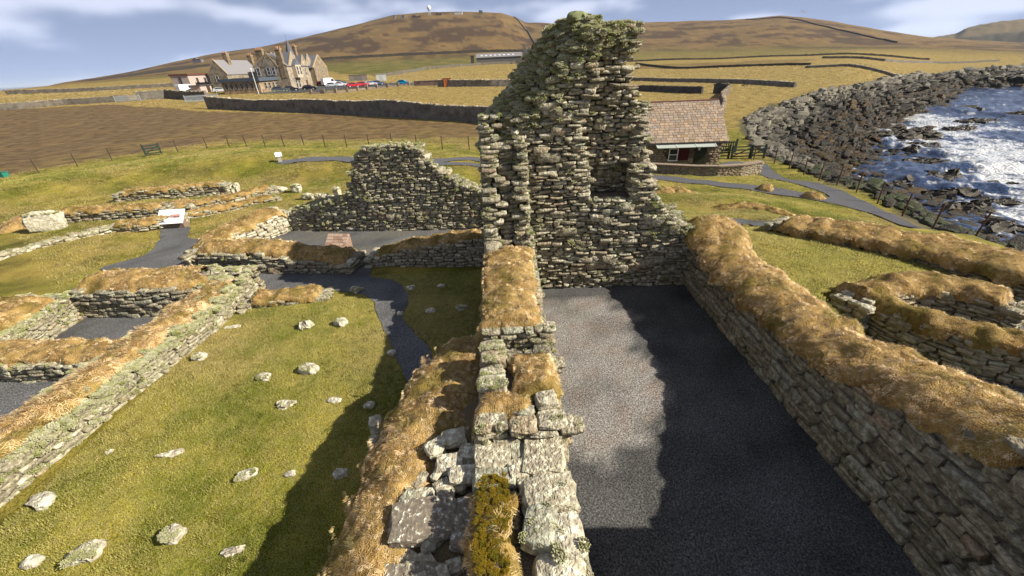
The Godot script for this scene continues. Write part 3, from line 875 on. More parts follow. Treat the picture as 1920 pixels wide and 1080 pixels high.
func rise(z: float) -> float:      # top of the side wall by z
	return table([[-12.2, 2.35], [-11.3, 2.2], [-11.0, 2.0], [-7.1, 1.95], [-7.0, 1.6], [-6.5, 1.55], [-6.4, 1.85], [-5.0, 1.85], [-4.45, 1.85], [-4.4, 1.62], [-3.6, 1.62], [-3.5, 1.8], [2, 1.8]], z)
func make_side_wall() -> void:
	var w := thing("house_wall", "thick low house wall with turf cap running towards the viewer below the gable", "wall", Vector3(0, 0, -7))
	w.set_meta("kind", "thing")
	var path := Path2.new([[.03, 1.5], [.03, -12.3]])
	var top := func(s): return rise(1.5 - s)
	var list := courses(path, -1, .72, const_f(0), top, {"d": .32}) + courses(path, 1, .72, const_f(0), top, {"d": .32})
	# stair of broken courses that climbs to the gable
	var y := 2.2
	while y < 5.65:
		var h := R(.08, .15)
		var z0 := lerpf(-11.15, -12.25, ss(2.2, 5.6, y)) + .10 * n1.get_noise_1d(y * 6)
		var x := -.78
		while x < .56:
			var ln := minf(R(.3, .62), .66 - x)
			if ln < .12: break
			var zz := z0 + R(-.12, .05) - (.28 if x > -.35 and x < .0 else 0.0)
			list.append(stone_at(Transform3D(Basis(Vector3.UP, R(-.15, .15)) * Basis(Vector3.BACK, R(-.08, .08)) * Basis.from_scale(Vector3(ln - .01, h * .96, .5)), Vector3(x + ln / 2, y + h / 2, zz - .25))))
			list.append(stone_at(Transform3D(Basis.from_scale(Vector3(ln, h, .6)), Vector3(x + ln / 2, y + h / 2, zz - .72))))
			x += ln
		y += h
	# cross faces at the steps of the wall top
	for e in [[-7.02, 1.35, 2.0], [-4.42, 1.45, 1.95], [-6.55, 1.2, 1.6]]:
		y = e[1]
		while y < e[2]:
			var h := R(.09, .15)
			var x := -.7
			while x < .72:
				var ln := R(.2, .5)
				list.append(stone_at(Transform3D(Basis(Vector3.UP, R(-.1, .1)) * Basis.from_scale(Vector3(ln - .015, h * .95, .35)), Vector3(x + ln / 2, y + h / 2, e[0] - .1 + R(-.04, .04)))))
				x += ln
			y += h
	var hb := heart(path, -.58, .58, const_f(0), top, .1)
	hb.box(Vector3(-.1, 2.9, -12.6), Vector3(1.1, 3.6, .5), Color(.24, .21, .165))
	put("core", hb.mesh(), M.core, w, Transform3D(Basis(), Vector3(0, 0, 7)))
	# coping slabs and boulders on the near wall head
	for e in [[-.42, 1.68, -4.2, .55, .16, .55, .1], [.36, 1.70, -4.15, .62, .17, .8, -.1], [-.05, 1.66, -4.25, .3, .15, .34, .5], [.0, 1.68, -3.9, .34, .14, .3, .2], [-.38, 1.66, -3.75, .62, .15, .36, -.05], [.42, 1.66, -3.66, .5, .15, .3, .15], [.06, 1.65, -3.66, .2, .12, .22, .4],
			[.38, 1.92, -3.3, .72, .3, .5, .1], [.22, 1.93, -2.85, .42, .32, .5, -.2], [.52, 1.9, -2.75, .4, .34, .5, .1], [.42, 1.75, -2.4, .6, .36, .45, .05], [.4, 1.55, -2.1, .7, .3, .5, 0], [-.42, 1.95, -4.6, .42, .16, .3, .1], [.1, 1.95, -4.75, .34, .2, .26, -.3], [.5, 1.88, -4.62, .36, .2, .34, .1], [.5, 2.0, -4.95, .36, .22, .3, .2],
			[-.45, 2.0, -6.45, .5, .22, .32, .05], [-.42, 1.98, -6.1, .5, .26, .34, -.05], [-.44, 1.94, -5.7, .48, .24, .3, .1], [-.42, 2.06, -5.35, .5, .2, .3, 0], [-.5, 2.12, -11.0, .5, .5, .5, .2], [-.52, 1.98, -10.6, .3, .24, .4, 0]]:
		list.append(stone_at(Transform3D(Basis(Vector3.UP, e[6]) * Basis.from_scale(Vector3(e[3], e[4], e[5]) * 1.04), Vector3(e[0], e[1], e[2]))))
		if e[2] > -6: list[-1][1] = [6, 2, 2, 5][rng.randi() % 4]
		list[-1][2] = 9.0
	lay(w, list, 300)
	lichen_on(w, list, func(p: Vector3):
		if p.z > -4.42 and p.z < -3.5: return .15 if p.y > 1.5 else .1
		if p.z > -3.5: return 6.0 if p.y > 1.6 else 1.0
		if p.y > 2.1 and p.z < -10.5: return 5.0 if absf(p.x + .15) > .2 else 1.0
		if p.x < -.15 and p.z > -6.7 and p.z < -5.2 and p.y > 1.7: return 16.0
		return (1.6 if p.y > 1.3 else .3), .13)
	turf("turf", w, Path2.new([[-.06, -7.0], [-.04, -9], [0, -11.15]]), const_f(-.68), const_f(.62), func(s): return 2.05 + .12 * ss(1, 3.6, s), .14, .3, 330, .0, .085).position = Vector3(0, 0, 7)
	turf("turf", w, Path2.new([[.32, -4.95], [.33, -6.35]]), const_f(-.4), const_f(.42), const_f(1.98), .12, .3, 330, .05, .085).position = Vector3(0, 0, 7)
	turf("turf", w, Path2.new([[-.25, -4.5], [-.22, -5.3]]), const_f(-.42), const_f(.42), const_f(1.98), .12, .28, 330, .3, .085).position = Vector3(0, 0, 7)
	var moss := turf("moss_turf", w, Path2.new([[-.38, -1.6], [-.37, -3.5]]), const_f(-.32), const_f(.3), const_f(1.92), .14, .25, 120, .4, .11)
	moss.position = Vector3(0, 0, 7)
	moss.set_meta("label", "turf with yellow-green moss on the wall head")
	var ts := []; var cs := []
	for k in 420:
		var q := Vector3(-.38 + R(-.2, .2), 2.05 + R(-.05, .03), -2.8 + R(-.75, .65) + 7)
		ts.append(Transform3D(Basis(Vector3.UP, R(0, TAU)) * Basis.from_scale(Vector3(.07, .05, .07) * R(.6, 1.3)), q))
		cs.append([Color(.34, .23, .015), Color(.26, .21, .015), Color(.40, .27, .02)][rng.randi() % 3])
	copies("moss", lichen_mesh, M.lichen, moss, ts.map(func(t): return t.translated(Vector3(0, 0, -7))), cs)

func make_right_wall() -> void:
	var w := thing("house_wall", "long drystone house wall in shade, crowned by blond grass, right of the gravel floor", "wall", Vector3(6.5, 0, -6))
	w.set_meta("kind", "thing")
	var path := Path2.new([[6.0, 1.2], [6.0, -3.0], [6.0, -12.35]])
	var tf := func(s): return table([[-12.4, 1.95], [-11.6, 1.6], [-10.7, 1.40], [-8.6, 1.38], [-6.9, 1.46], [-5.7, 1.68], [-4.7, 1.95], [-3.9, 2.2], [-3.05, 2.42], [-2.85, 3.2], [-2.65, 4.2], [2, 4.6]], 1.2 - s) + .07 * n1.get_noise_1d(s * 1.7)
	var list := courses(path, -1, 0, const_f(-.02), tf, {"h0": .12, "h1": .24, "l0": .26, "l1": .78, "d": .3, "jut": .035, "batter": .02})
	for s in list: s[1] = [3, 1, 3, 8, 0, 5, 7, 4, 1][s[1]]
	put("core", heart(path, .12, 1.25, const_f(0), tf, .1).mesh(), M.core, w, Transform3D(Basis(), -w.position))
	# the near end rises to the stair tower the picture was taken from
	list += courses(Path2.new([[7.3, -2.6], [6.0, -2.6]]), 1, 0, const_f(1.0), func(s): return 3.9, {"d": .3})
	lay(w, list, 300)
	lichen_on(w, list, func(p: Vector3):
		var t: float = tf.call(1.2 - p.z)
		return (1.5 * ss(-.2, .3, n1.get_noise_1d(p.z * 1.1)) if p.y > t - .3 else .10) + (3.0 if p.z < -11 and p.y > 1.2 else 0.0), .13)
	var cap := turf("turf", w, Path2.new([[6.75, -2.2], [6.72, -5], [6.62, -8], [6.6, -11], [6.55, -12.8]]), const_f(-.72), func(s): return .95 + .25 * n1.get_noise_1d(s), func(s): return tf.call(3.4 + s) + .04, .37, .18, 330, -.05, .085)
	cap.position = -w.position

func make_bank() -> void:
	# grassy bank of collapsed wall on the lawn side of the house wall
	var b := thing("turf_bank", "mound of long dry grass with flagstone steps against the near house wall", "turf bank", Vector3(-1.9, 0, -5))
	var path := Path2.new([[-2.0, -1.2], [-1.95, -4], [-1.75, -6.2], [-1.3, -8.2]])
	var rim := func(s): return -.72 + .15 * n1.get_noise_1d(s * 1.3) + .55 * ss(5.0, 7.0, s)
	var hgt := func(s): return table([[0, 1.15], [3, 1.05], [5, 1.1], [6.6, 1.0], [7.2, .6]], s)
	var o := turf("turf", b, path, rim, func(s): return .70 + .42 * ss(3.2, 3.9, s), hgt, .42, 1.35, 330, -.02, .085)
	o.position = -b.position
	for e in [[-1.38, 1.5, -3.3, .95, .24, .62, .12, "flagstone"], [-.8, 1.47, -3.25, .32, .26, .7, -.06, "flagstone"], [-1.5, 1.36, -2.5, 1.1, .24, .62, -.08, "flagstone"], [-.85, 1.52, -3.95, .48, .16, .3, .1, "step_stone"], [-1.12, 1.47, -4.2, .44, .16, .34, .1, "step_stone"], [-1.4, 1.48, -4.5, .3, .18, .28, .6, "step_stone"], [-1.1, 1.52, -4.66, .44, .2, .3, .2, "step_stone"], [-.82, 1.47, -4.4, .36, .15, .3, -.1, "step_stone"], [-2.95, .35, -5.9, .26, .8, .3, .3, "edge_stone"], [-2.92, .3, -5.55, .2, .6, .22, 0, "edge_stone"]]:
		var t := Transform3D(Basis(Vector3.UP, e[6]) * Basis.from_scale(Vector3(e[3], e[4], e[5])), Vector3(e[0], e[1], e[2]) - b.position)
		put(e[7], stones[5 + rng.randi() % 5], speckled() if e[7] == "flagstone" else tone_mats[6], b, t)
	var core := MB.new()
	core.box(Vector3(-1.3, .65, -3.6), Vector3(1.3, 1.36, 4.4), Color(.30, .23, .13))
	for k in 34:
		var q := Vector3(R(-1.7, -.75), 1.38 + R(-.03, .08), R(-4.75, -2.2))
		put("rubble_stone", stones[5 + k % 5], tone_mats[[2, 6, 0, 5][k % 4]], b, Transform3D(Basis(Vector3.UP, R(0, TAU)) * Basis(Vector3.RIGHT, R(-.2, .2)) * Basis.from_scale(Vector3(R(.14, .36), R(.08, .16), R(.12, .28))), q - b.position))
	put("core", core.mesh(), M.core, b, Transform3D(Basis(), -b.position))
func speckled() -> StandardMaterial3D:
	if not M.has("speckled"):
		var t := noise_tex(.05, [[0, Color(.33, .30, .26)], [.52, Color(.47, .43, .38)], [.66, Color(.55, .52, .44)], [.72, Color(.80, .80, .76)], [1, Color(.92, .92, .88)]], 5, FastNoiseLite.TYPE_SIMPLEX_SMOOTH, 512, .62, 21)
		M.speckled = mat(t, Vector3.ONE * .34, .92, t, 3.0, null, Vector3.ONE, false)
	return M.speckled

# ---------------------------------------------------------------- the other ruins on the site
# front face on the right hand of pts (towards the viewer for a path drawn left to right); o: thick, top [[s,h]..], base, turf, lichen, most
func ruin_wall(label: String, pts: Array, o: Dictionary) -> Node3D:
	var path := Path2.new(pts)
	var mid := path.at(path.length() / 2)
	var w := thing("ruin_wall", label, "wall", Vector3(mid.x, 0, mid.y), 0, o.get("group", ""))
	w.set_meta("kind", "thing")
	var th: float = o.get("thick", .9)
	var tt: Array = o.top
	var bb: Array = o.get("base", [[0, 0.0]])
	var top := func(s): return table(tt, s) + .05 * n1.get_noise_1d(s * 1.9 + tt[0][1] * 50)
	var base := func(s): return table(bb, s)
	var so := {"d": .28, "h0": o.get("h0", .09), "h1": o.get("h1", .16), "l0": .2, "l1": o.get("l1", .55), "batter": o.get("batter", 0.0), "jut": o.get("jut", .035)}
	var list := courses(path, 1, 0, base, top, so)
	var back := courses(path, -1, th, base, top, {"d": .28, "h0": .13, "h1": .2, "l0": .35, "l1": .8})
	var L := path.length()
	for e in [0.0, L]:
		var p := path.at(e); var d := path.dir(e); var n := Vector2(-d.y, d.x)
		var q := p - n * th
		var ends := courses(Path2.new([[q.x, q.y], [p.x, p.y]] if e == 0.0 else [[p.x, p.y], [q.x, q.y]]), -1 if e > 0 else -1, 0, func(_s): return base.call(e), func(_s): return top.call(e), so)
		list += ends
	for s in list: s[1] = o.get("tones", range(9))[s[1]]
	# loose stones on the head where there is no turf
	if not o.get("turf", true):
		var s := 0.0
		while s < L:
			for k in 3:
				var p := path.at(s); var d := path.dir(s); var n := Vector2(-d.y, d.x)
				var q := p - n * R(.1, th - .1)
				list.append(stone_at(Transform3D(Basis(Vector3.UP, R(0, TAU)) * Basis(Vector3.RIGHT, R(-.2, .2)) * Basis.from_scale(Vector3(R(.25, .5), R(.1, .2), R(.2, .4))), Vector3(q.x, top.call(s) + R(-.06, .04), q.y))))
			s += .3
	put("core", heart(path, -th + .12, -.12, base, top, .1).mesh(), M.core, w, Transform3D(Basis(), -w.position))
	lay(w, list, o.get("most", 120))
	if back:
		var inv := w.global_transform.affine_inverse()
		copies("back_face", stones[1], M.stone, w, back.map(func(s): return inv * s[0]), back.map(func(s): return TONES[s[1]]))
	var lf: float = o.get("lichen", .5)
	lichen_on(w, list, func(p: Vector3):
		var rel := 1.0 if p.y > hmax_near(path, top, p) - .2 else 0.0
		return lf * 1.5 * (.25 + 1.5 * rel) * (.5 + 1.2 * ss(-.2, .4, nf.get_noise_2d(p.x * .5 + p.z * .4, p.y))), o.get("lsize", .12))
	if o.get("turf", true):
		var cap := turf("turf", w, path, const_f(-th - o.get("over", .15)), const_f(o.get("lip", -.02)), func(s): return top.call(s) + .02, o.get("dome", .2), o.get("skirt", .16), o.get("density", 90.0) * 2.6, o.get("green", .0), o.get("blade", .08))
		cap.position = -w.position
	return w
func hmax_near(path: Path2, top: Callable, p: Vector3) -> float:
	var best := 1e9; var bs := 0.0; var s := 0.0
	while s <= path.length():
		var d := path.at(s).distance_squared_to(Vector2(p.x, p.z))
		if d < best: best = d; bs = s
		s += .4
	return top.call(bs)

func make_ruins() -> void:
	ruin_wall("high fragment of ruined drystone wall with pale lichen crown behind the courtyard", [[-11.15, -19.4], [-6.7, -18.8], [-.9, -18.4]], {"thick": .9, "turf": false, "lichen": 1.6, "lsize": .18, "most": 300, "l1": .5, "h1": .17,
		"top": [[0, .95], [.8, 1.1], [2.2, 1.5], [3.55, 1.75], [3.72, 2.6], [4.1, 3.1], [4.35, 3.55], [4.8, 3.95], [6.2, 4.0], [7.35, 3.95], [7.55, 3.3], [8.0, 2.95], [8.8, 2.4], [9.6, 2.0], [10.3, 1.75]]})
	ruin_wall("short sunlit wall of pale blocks under a grass cap closing the courtyard's left end", [[-12.7, -15.9], [-12.2, -17.4], [-11.1, -19.4]], {"thick": 1.3, "top": [[0, .45], [1.0, .8], [3.9, 1.05]], "lichen": .35, "tones": [6, 2, 6, 0, 2, 2, 6, 4, 6], "most": 90, "dome": .22})
	ruin_wall("low courtyard wall with a long hump of blond turf along the dark path", [[-13.0, -15.0], [-9.9, -14.55], [-6.55, -14.2]], {"thick": 1.25, "top": [[0, .72], [2, .78], [3.6, .7], [5, .45], [6.6, .42]], "lichen": .6, "most": 140, "dome": .3, "lip": -.18, "density": 110.0})
	ruin_wall("shaded low wall with mossy turf between the house wall and the courtyard", [[-5.6, -14.75], [-3.4, -14.5], [-.72, -14.25]], {"thick": .9, "top": [[0, .35], [1.5, .7], [3.2, .98], [4.9, 1.15]], "lichen": .4, "most": 120, "green": .25, "lip": -.12})
	var lw := ruin_wall("long diagonal low wall thick with pale lichen beside the lawn", [[-10.1, -3.0], [-9.7, -7.4], [-9.4, -10.5], [-9.35, -13.0]], {"thick": 1.5, "top": [[0, .62], [5, .62], [9, .66], [10, .95]], "turf": false, "lichen": 13.0, "lsize": .13, "most": 150, "h1": .13})
	turf("turf", lw, Path2.new([[-10.75, -3.0], [-10.35, -7.4], [-10.1, -10.0], [-9.95, -12.7]]), const_f(-.72), const_f(.38), func(s): return .66 + .06 * n1.get_noise_1d(s), .18, .4, 120, -.05, .17).position = -lw.position
	ruin_wall("back wall of the small enclosure, dark stone under a deep turf cap", [[-14.75, -11.7], [-12.6, -11.55], [-10.55, -11.75], [-10.2, -12.6]], {"thick": 1.15, "top": [[0, .95], [3, .95], [4.4, .85], [5.2, .8]], "lichen": .55, "most": 110, "dome": .24, "skirt": .1, "over": .5, "lip": -.2, "density": 110.0, "tones": [3, 1, 0, 8, 3, 5, 1, 7, 3]})
	ruin_wall("sunlit enclosure wall of slabs yellowed by lichen at the left edge", [[-14.35, -8.9], [-14.45, -10.2], [-14.7, -11.75]], {"thick": 1.5, "top": [[0, .85], [3, .86]], "lichen": 9.0, "lsize": .13, "most": 80, "dome": .3, "over": .7, "lip": -.3, "density": 110.0})
	ruin_wall("low turf-capped cross wall between the two small enclosures", [[-15.6, -8.6], [-13.5, -8.45], [-10.7, -8.3]], {"thick": .95, "top": [[0, .6], [5, .55]], "lichen": .9, "most": 100, "dome": .18, "lip": -.15})
	ruin_wall("knee-high stub of wall with a flat grass cap at the lawn's far corner", [[-9.1, -11.75], [-7.8, -11.95], [-6.7, -12.2]], {"thick": .75, "top": [[0, .24], [2.5, .1]], "lichen": .6, "most": 40, "dome": .12, "green": .15})
	ruin_wall("curved passage wall with mossy turf at the right edge", [[9.35, -9.4], [9.5, -8.3], [9.85, -7.55], [10.4, -6.85], [11.3, -6.3], [13.2, -5.7], [15, -5.3]], {"thick": .7, "base": [[0, .2]], "top": [[0, 1.05], [4, 1.2], [8, 1.25]], "lichen": .7, "most": 160, "green": .3, "dome": .22, "skirt": .22, "over": .1, "tones": [0, 1, 0, 3, 5, 8, 2, 4, 1]})
	ruin_wall("horseshoe-shaped turf wall around a tiny stone cell", [[9.3, -8.6], [10.1, -8.85], [11.2, -9.05], [11.9, -8.75], [12.3, -8.1]], {"thick": .75, "base": [[0, .45]], "top": [[0, 1.15], [2, 1.25], [3.5, 1.2]], "lichen": .5, "most": 70, "dome": .22, "skirt": .2, "over": .2, "density": 120.0})
	ruin_wall("long ridge of combed dry grass over a buried wall towards the sea", [[10.3, -14.5], [10.75, -13.7], [11.9, -12.5], [12.8, -11.4], [13.6, -10.4], [14.2, -9.2], [15.6, -7.4]], {"thick": 1.0, "base": [[0, .95], [3, .9], [5, .2], [9, .2]], "top": [[0, 1.15], [3, 1.3], [6, 1.35], [9, 1.3]], "lichen": .5, "most": 70, "dome": .14, "skirt": .35, "over": .9, "lip": .1, "density": 110.0})
	# rows of low walls of the farmstead behind
	var grp := "low farmstead walls behind the information board"
	ruin_wall("ankle-high kerb of pale stones at the far left edge", [[-22.6, -16.4], [-21.6, -18.2], [-20.6, -19.5]], {"thick": .45, "base": [[0, .25]], "top": [[0, .5]], "turf": false, "lichen": 1.0, "most": 40, "group": grp, "tones": [6, 2, 6, 0, 2, 6, 6, 2, 6]})
	ruin_wall("nearest low farmstead wall of dark blocks left of the white board", [[-20.5, -19.8], [-19.0, -19.9], [-17.6, -20.9]], {"thick": .7, "base": [[0, .2]], "top": [[0, .55], [3, .6]], "lichen": .9, "most": 50, "group": grp, "dome": .14, "density": 70.0})
	ruin_wall("lichen-grey farmstead wall beside the big upright slab", [[-24.8, -21.5], [-22, -21.8], [-19.6, -22.0]], {"thick": .8, "base": [[0, .2]], "top": [[0, .85], [5, .75]], "lichen": 1.4, "most": 80, "group": grp, "dome": .16, "density": 70.0})
	ruin_wall("farthest farmstead wall ending in a small cairn", [[-25.4, -26.2], [-22, -26.6], [-19.2, -27.2]], {"thick": .8, "base": [[0, .0]], "top": [[0, .6], [6, .7]], "lichen": 1.0, "most": 60, "group": grp, "dome": .14, "density": 60.0})
	ruin_wall("thin broken farmstead wall running towards the high ruin", [[-18.6, -23.2], [-17.0, -24.2], [-15.2, -26.0]], {"thick": .6, "base": [[0, .15]], "top": [[0, .5], [3, .6]], "lichen": .9, "most": 50, "group": grp, "dome": .14, "density": 60.0})
	ruin_wall("strip of turf edged with pale stones above the gravel path", [[-18.0, -21.6], [-16.4, -22.9], [-14.4, -24.6]], {"thick": .6, "base": [[0, .12]], "top": [[0, .36], [5, .36]], "lichen": .7, "most": 50, "group": grp, "dome": .14, "density": 60.0})
	var mounds := [["grassy hummock with the upright slab on its flank", [[-28, -20.2], [-26.4, -21.6], [-24.6, -23.6]], 1.2, .45], ["long dry-grass ridge between the farmstead walls", [[-24.6, -23.6], [-21, -24.0], [-17.6, -25.4]], .8, .22], ["pale grass ridge behind the farmstead's last wall", [[-26, -27.6], [-22, -28], [-19.5, -28.4]], .7, .2],
		["arc of combed grass around the small lawn by the shore path", [[9.9, -19.2], [11.0, -20.4], [13.2, -20.1], [14.5, -18.8], [15.2, -17.4]], .36, .2], ["grass hummock nearest the curved forecourt wall", [[16.6, -26.4], [17.8, -25.7]], .5, .35], ["long hummock of grass beside the forking path", [[18.3, -24.6], [19.6, -23.2]], .5, .32], ["rough hump of dry grass under the gable's right foot", [[6.2, -14.2], [8.4, -15.4], [10, -16.2]], .7, .3], ["dry tussock mound at the end of the shore lawn", [[16.2, -15.2], [17.4, -12.2]], .9, .35], ["tangle of dry grass left of the shore path", [[8.2, -24.6], [10.6, -25.0], [12.4, -24.2]], .7, .2]]
	for m in mounds:
		var path := Path2.new(m[1])
		var p := path.at(path.length() / 2)
		var t := thing("turf_mound", m[0], "turf mound", on_land(p.x, p.y))
		var wid := func(s): return m[2] * (.25 + .75 * sqrt(sin(PI * clampf(s / path.length(), .02, .98)))) * (1 + .35 * n1.get_noise_1d(s * .9 + m[2] * 30))
		var o := turf("turf", t, path, func(s): return -wid.call(s), wid, func(s):
			var q := path.at(s)
			return land(q.x, q.y) + .0, m[3] * 1.15, .2, 200, -.02, .09, path.length() * .4)
		o.position = -t.position
	# the big slab and single blocks
	for e in [["upright_slab", "big pale upright slab furred with lichen on the left hummock", -24.3, .1, -20.5, 1.25, 1.15, .32, .5, 3.0], ["stone_cairn", "small cairn of pale stones at the end of the farthest low wall", -19.0, .0, -27.8, .8, .7, .6, .2, .6], ["stone_block", "white block left of the short row of stones", -15.2, .0, -26.6, .9, .35, .6, .1, .5], ["stone_block", "cube-like lichened block standing in the hollow", -13.9, .0, -26.4, .55, .6, .5, .4, 1.0],
			["stone_block", "left block at the end of the tiny stone row", -12.6, .0, -24.9, .5, .4, .4, .2, .4], ["stone_block", "pointed upright block at the right of the tiny stone row", -10.7, .0, -25.0, .4, .75, .35, .1, .8], ["stone_block", "leaning block beside the high ruin's left foot", -9.4, .0, -23.6, .5, .7, .4, .5, .6], ["stone_row", "tiny row of low dark stones in the hollow", -11.7, .0, -24.9, 1.6, .3, .4, .05, .4]]:
		var p := Vector3(e[2], land(e[2], e[4]), e[4])
		var t := thing(e[0], e[1], "stone", p)
		var k: int = 4 if e[0] in ["stone_cairn", "stone_row"] else 1
		var list := []
		for i in k:
			var off := Vector3((i - (k - 1) / 2.0) * e[5] / k, 0, R(-.1, .1)) if k > 1 else Vector3.ZERO
			var h: float = e[6] * (R(.7, 1.1) if k > 1 else 1.0)
			var bs := Basis(Vector3.UP, e[8] + R(-.2, .2)) * Basis(Vector3.BACK, R(-.12, .12)) * Basis.from_scale(Vector3(e[5] / (k * .85), h, e[7]))
			put("stone", blocks[i % 6], tone_mats[6], t, Transform3D(bs, off + Vector3(0, h * .42, 0)))
			list.append([Transform3D(bs, p + off + Vector3(0, h * .42, 0)), 0, 1.0])
		lichen_on(t, list, func(_p): return e[9] * 9, .18)

const LAWN_STONES := [
	[-5.48, -10.62, .5, .4, .4, 1, "lichen-topped stone with a dark left side near the path bend"], [-6.6, -10.56, .48, .36, .4, 0, "rounded grey stone left of the lichen-topped one on the upper lawn"],
	[-5.57, -8.42, .62, .34, .42, 2, "squarish mottled stone in the middle of the upper lawn"], [-6.7, -8.22, .5, .18, .32, 1, "flat wedge-shaped stone left of the mottled square one"],
	[-5.6, -7.17, .46, .16, .3, 1, "small wedge stone below the mottled square one"], [-4.45, -7.24, .42, .12, .22, 0, "thin flat sliver of stone at the shadow's upper edge"],
	[-3.53, -7.01, .32, .2, .22, 0, "small stone in the shadow beside the turf bank"], [-7.45, -5.87, .55, .12, .18, 0, "long narrow pale stone lying in mid lawn"],
	[-5.5, -5.26, .48, .2, .26, 1, "oblong pale stone with yellow lichen in mid lawn"], [-4.61, -5.24, .26, .12, .16, 0, "tiny stone touching the edge of the big shadow"],
	[-3.57, -5.19, .28, .2, .22, 0, "single pale stone inside the big shadow"], [-6.11, -4.11, .42, .34, .36, 3, "tall stone with a thick lichen cap on the near lawn"],
	[-7.43, -3.86, .62, .32, .42, 3, "largest near stone, wrapped in yellow-green lichen"], [-4.91, -3.8, .36, .12, .16, 0, "slim grey stone at the bottom of the lawn"],
	[-8.25, -3.77, .34, .22, .26, 0, "small white pointed stone at the lower left corner"], [-9.2, -4.87, .62, .28, .36, 0, "white wedge-shaped stone beside the long lichen wall"],
	[-8.9, -5.99, .16, .1, .12, 0, "chip of pale stone on the left of the lawn"], [-9.0, -9.19, .42, .28, .34, 1, "rounded stone at the foot of the long lichen wall"],
	[-9.0, -10.73, .6, .1, .2, 0, "flat white stone at the upper end of the long lichen wall"], [-5.64, -12.72, .5, .34, .3, 2, "lichened marker stone at the lawn's corner by the path junction"],
	[-3.69, -11.03, .26, .2, .2, 0, "pale stone on the right edge of the curving path"], [-3.47, -8.98, .3, .22, .24, 0, "pale stone on the left edge of the curving path"],
	[-3.7, -12.78, .36, .2, .26, 0, "grey stone in shade at the bend of the path"], [-2.58, -12.83, .34, .16, .22, 0, "white stone at the top of the shaded grass"],
	[-2.71, -11.14, .4, .2, .28, 0, "jagged white stone in the middle of the shaded grass"], [-1.69, -11.19, .4, .28, .24, 1, "upright dull stone in the shaded grass near the house wall"]]
func white_stone() -> StandardMaterial3D:
	if not M.has("white_stone"):
		M.white_stone = M.stone.duplicate()
		M.white_stone.albedo_color = Color(.62, .60, .54).linear_to_srgb()
	return M.white_stone
func make_lawn_stones() -> void:
	for i in LAWN_STONES.size():
		var e: Array = LAWN_STONES[i]
		var p := Vector3(e[0], 0, e[1])
		var t := thing("lawn_stone", e[6], "stone", p, 0, "stones set in the lawn")
		var bs := Basis(Vector3.UP, R(-.35, .35)) * Basis(Vector3.BACK, R(-.1, .1)) * Basis.from_scale(Vector3(e[2], e[3], e[4]) * .8)
		put("stone", (blocks[i % 6] if i % 3 != 1 else crags[i % 5]), white_stone(), t, Transform3D(bs, Vector3(0, e[3] * .13, 0)))
		if e[5] > 0: lichen_on(t, [[Transform3D(bs, p + Vector3(0, e[3] * .13, 0)), 0, 1.0]], func(_p): return [0, 7.0, 20.0, 40.0][e[5]], .10)

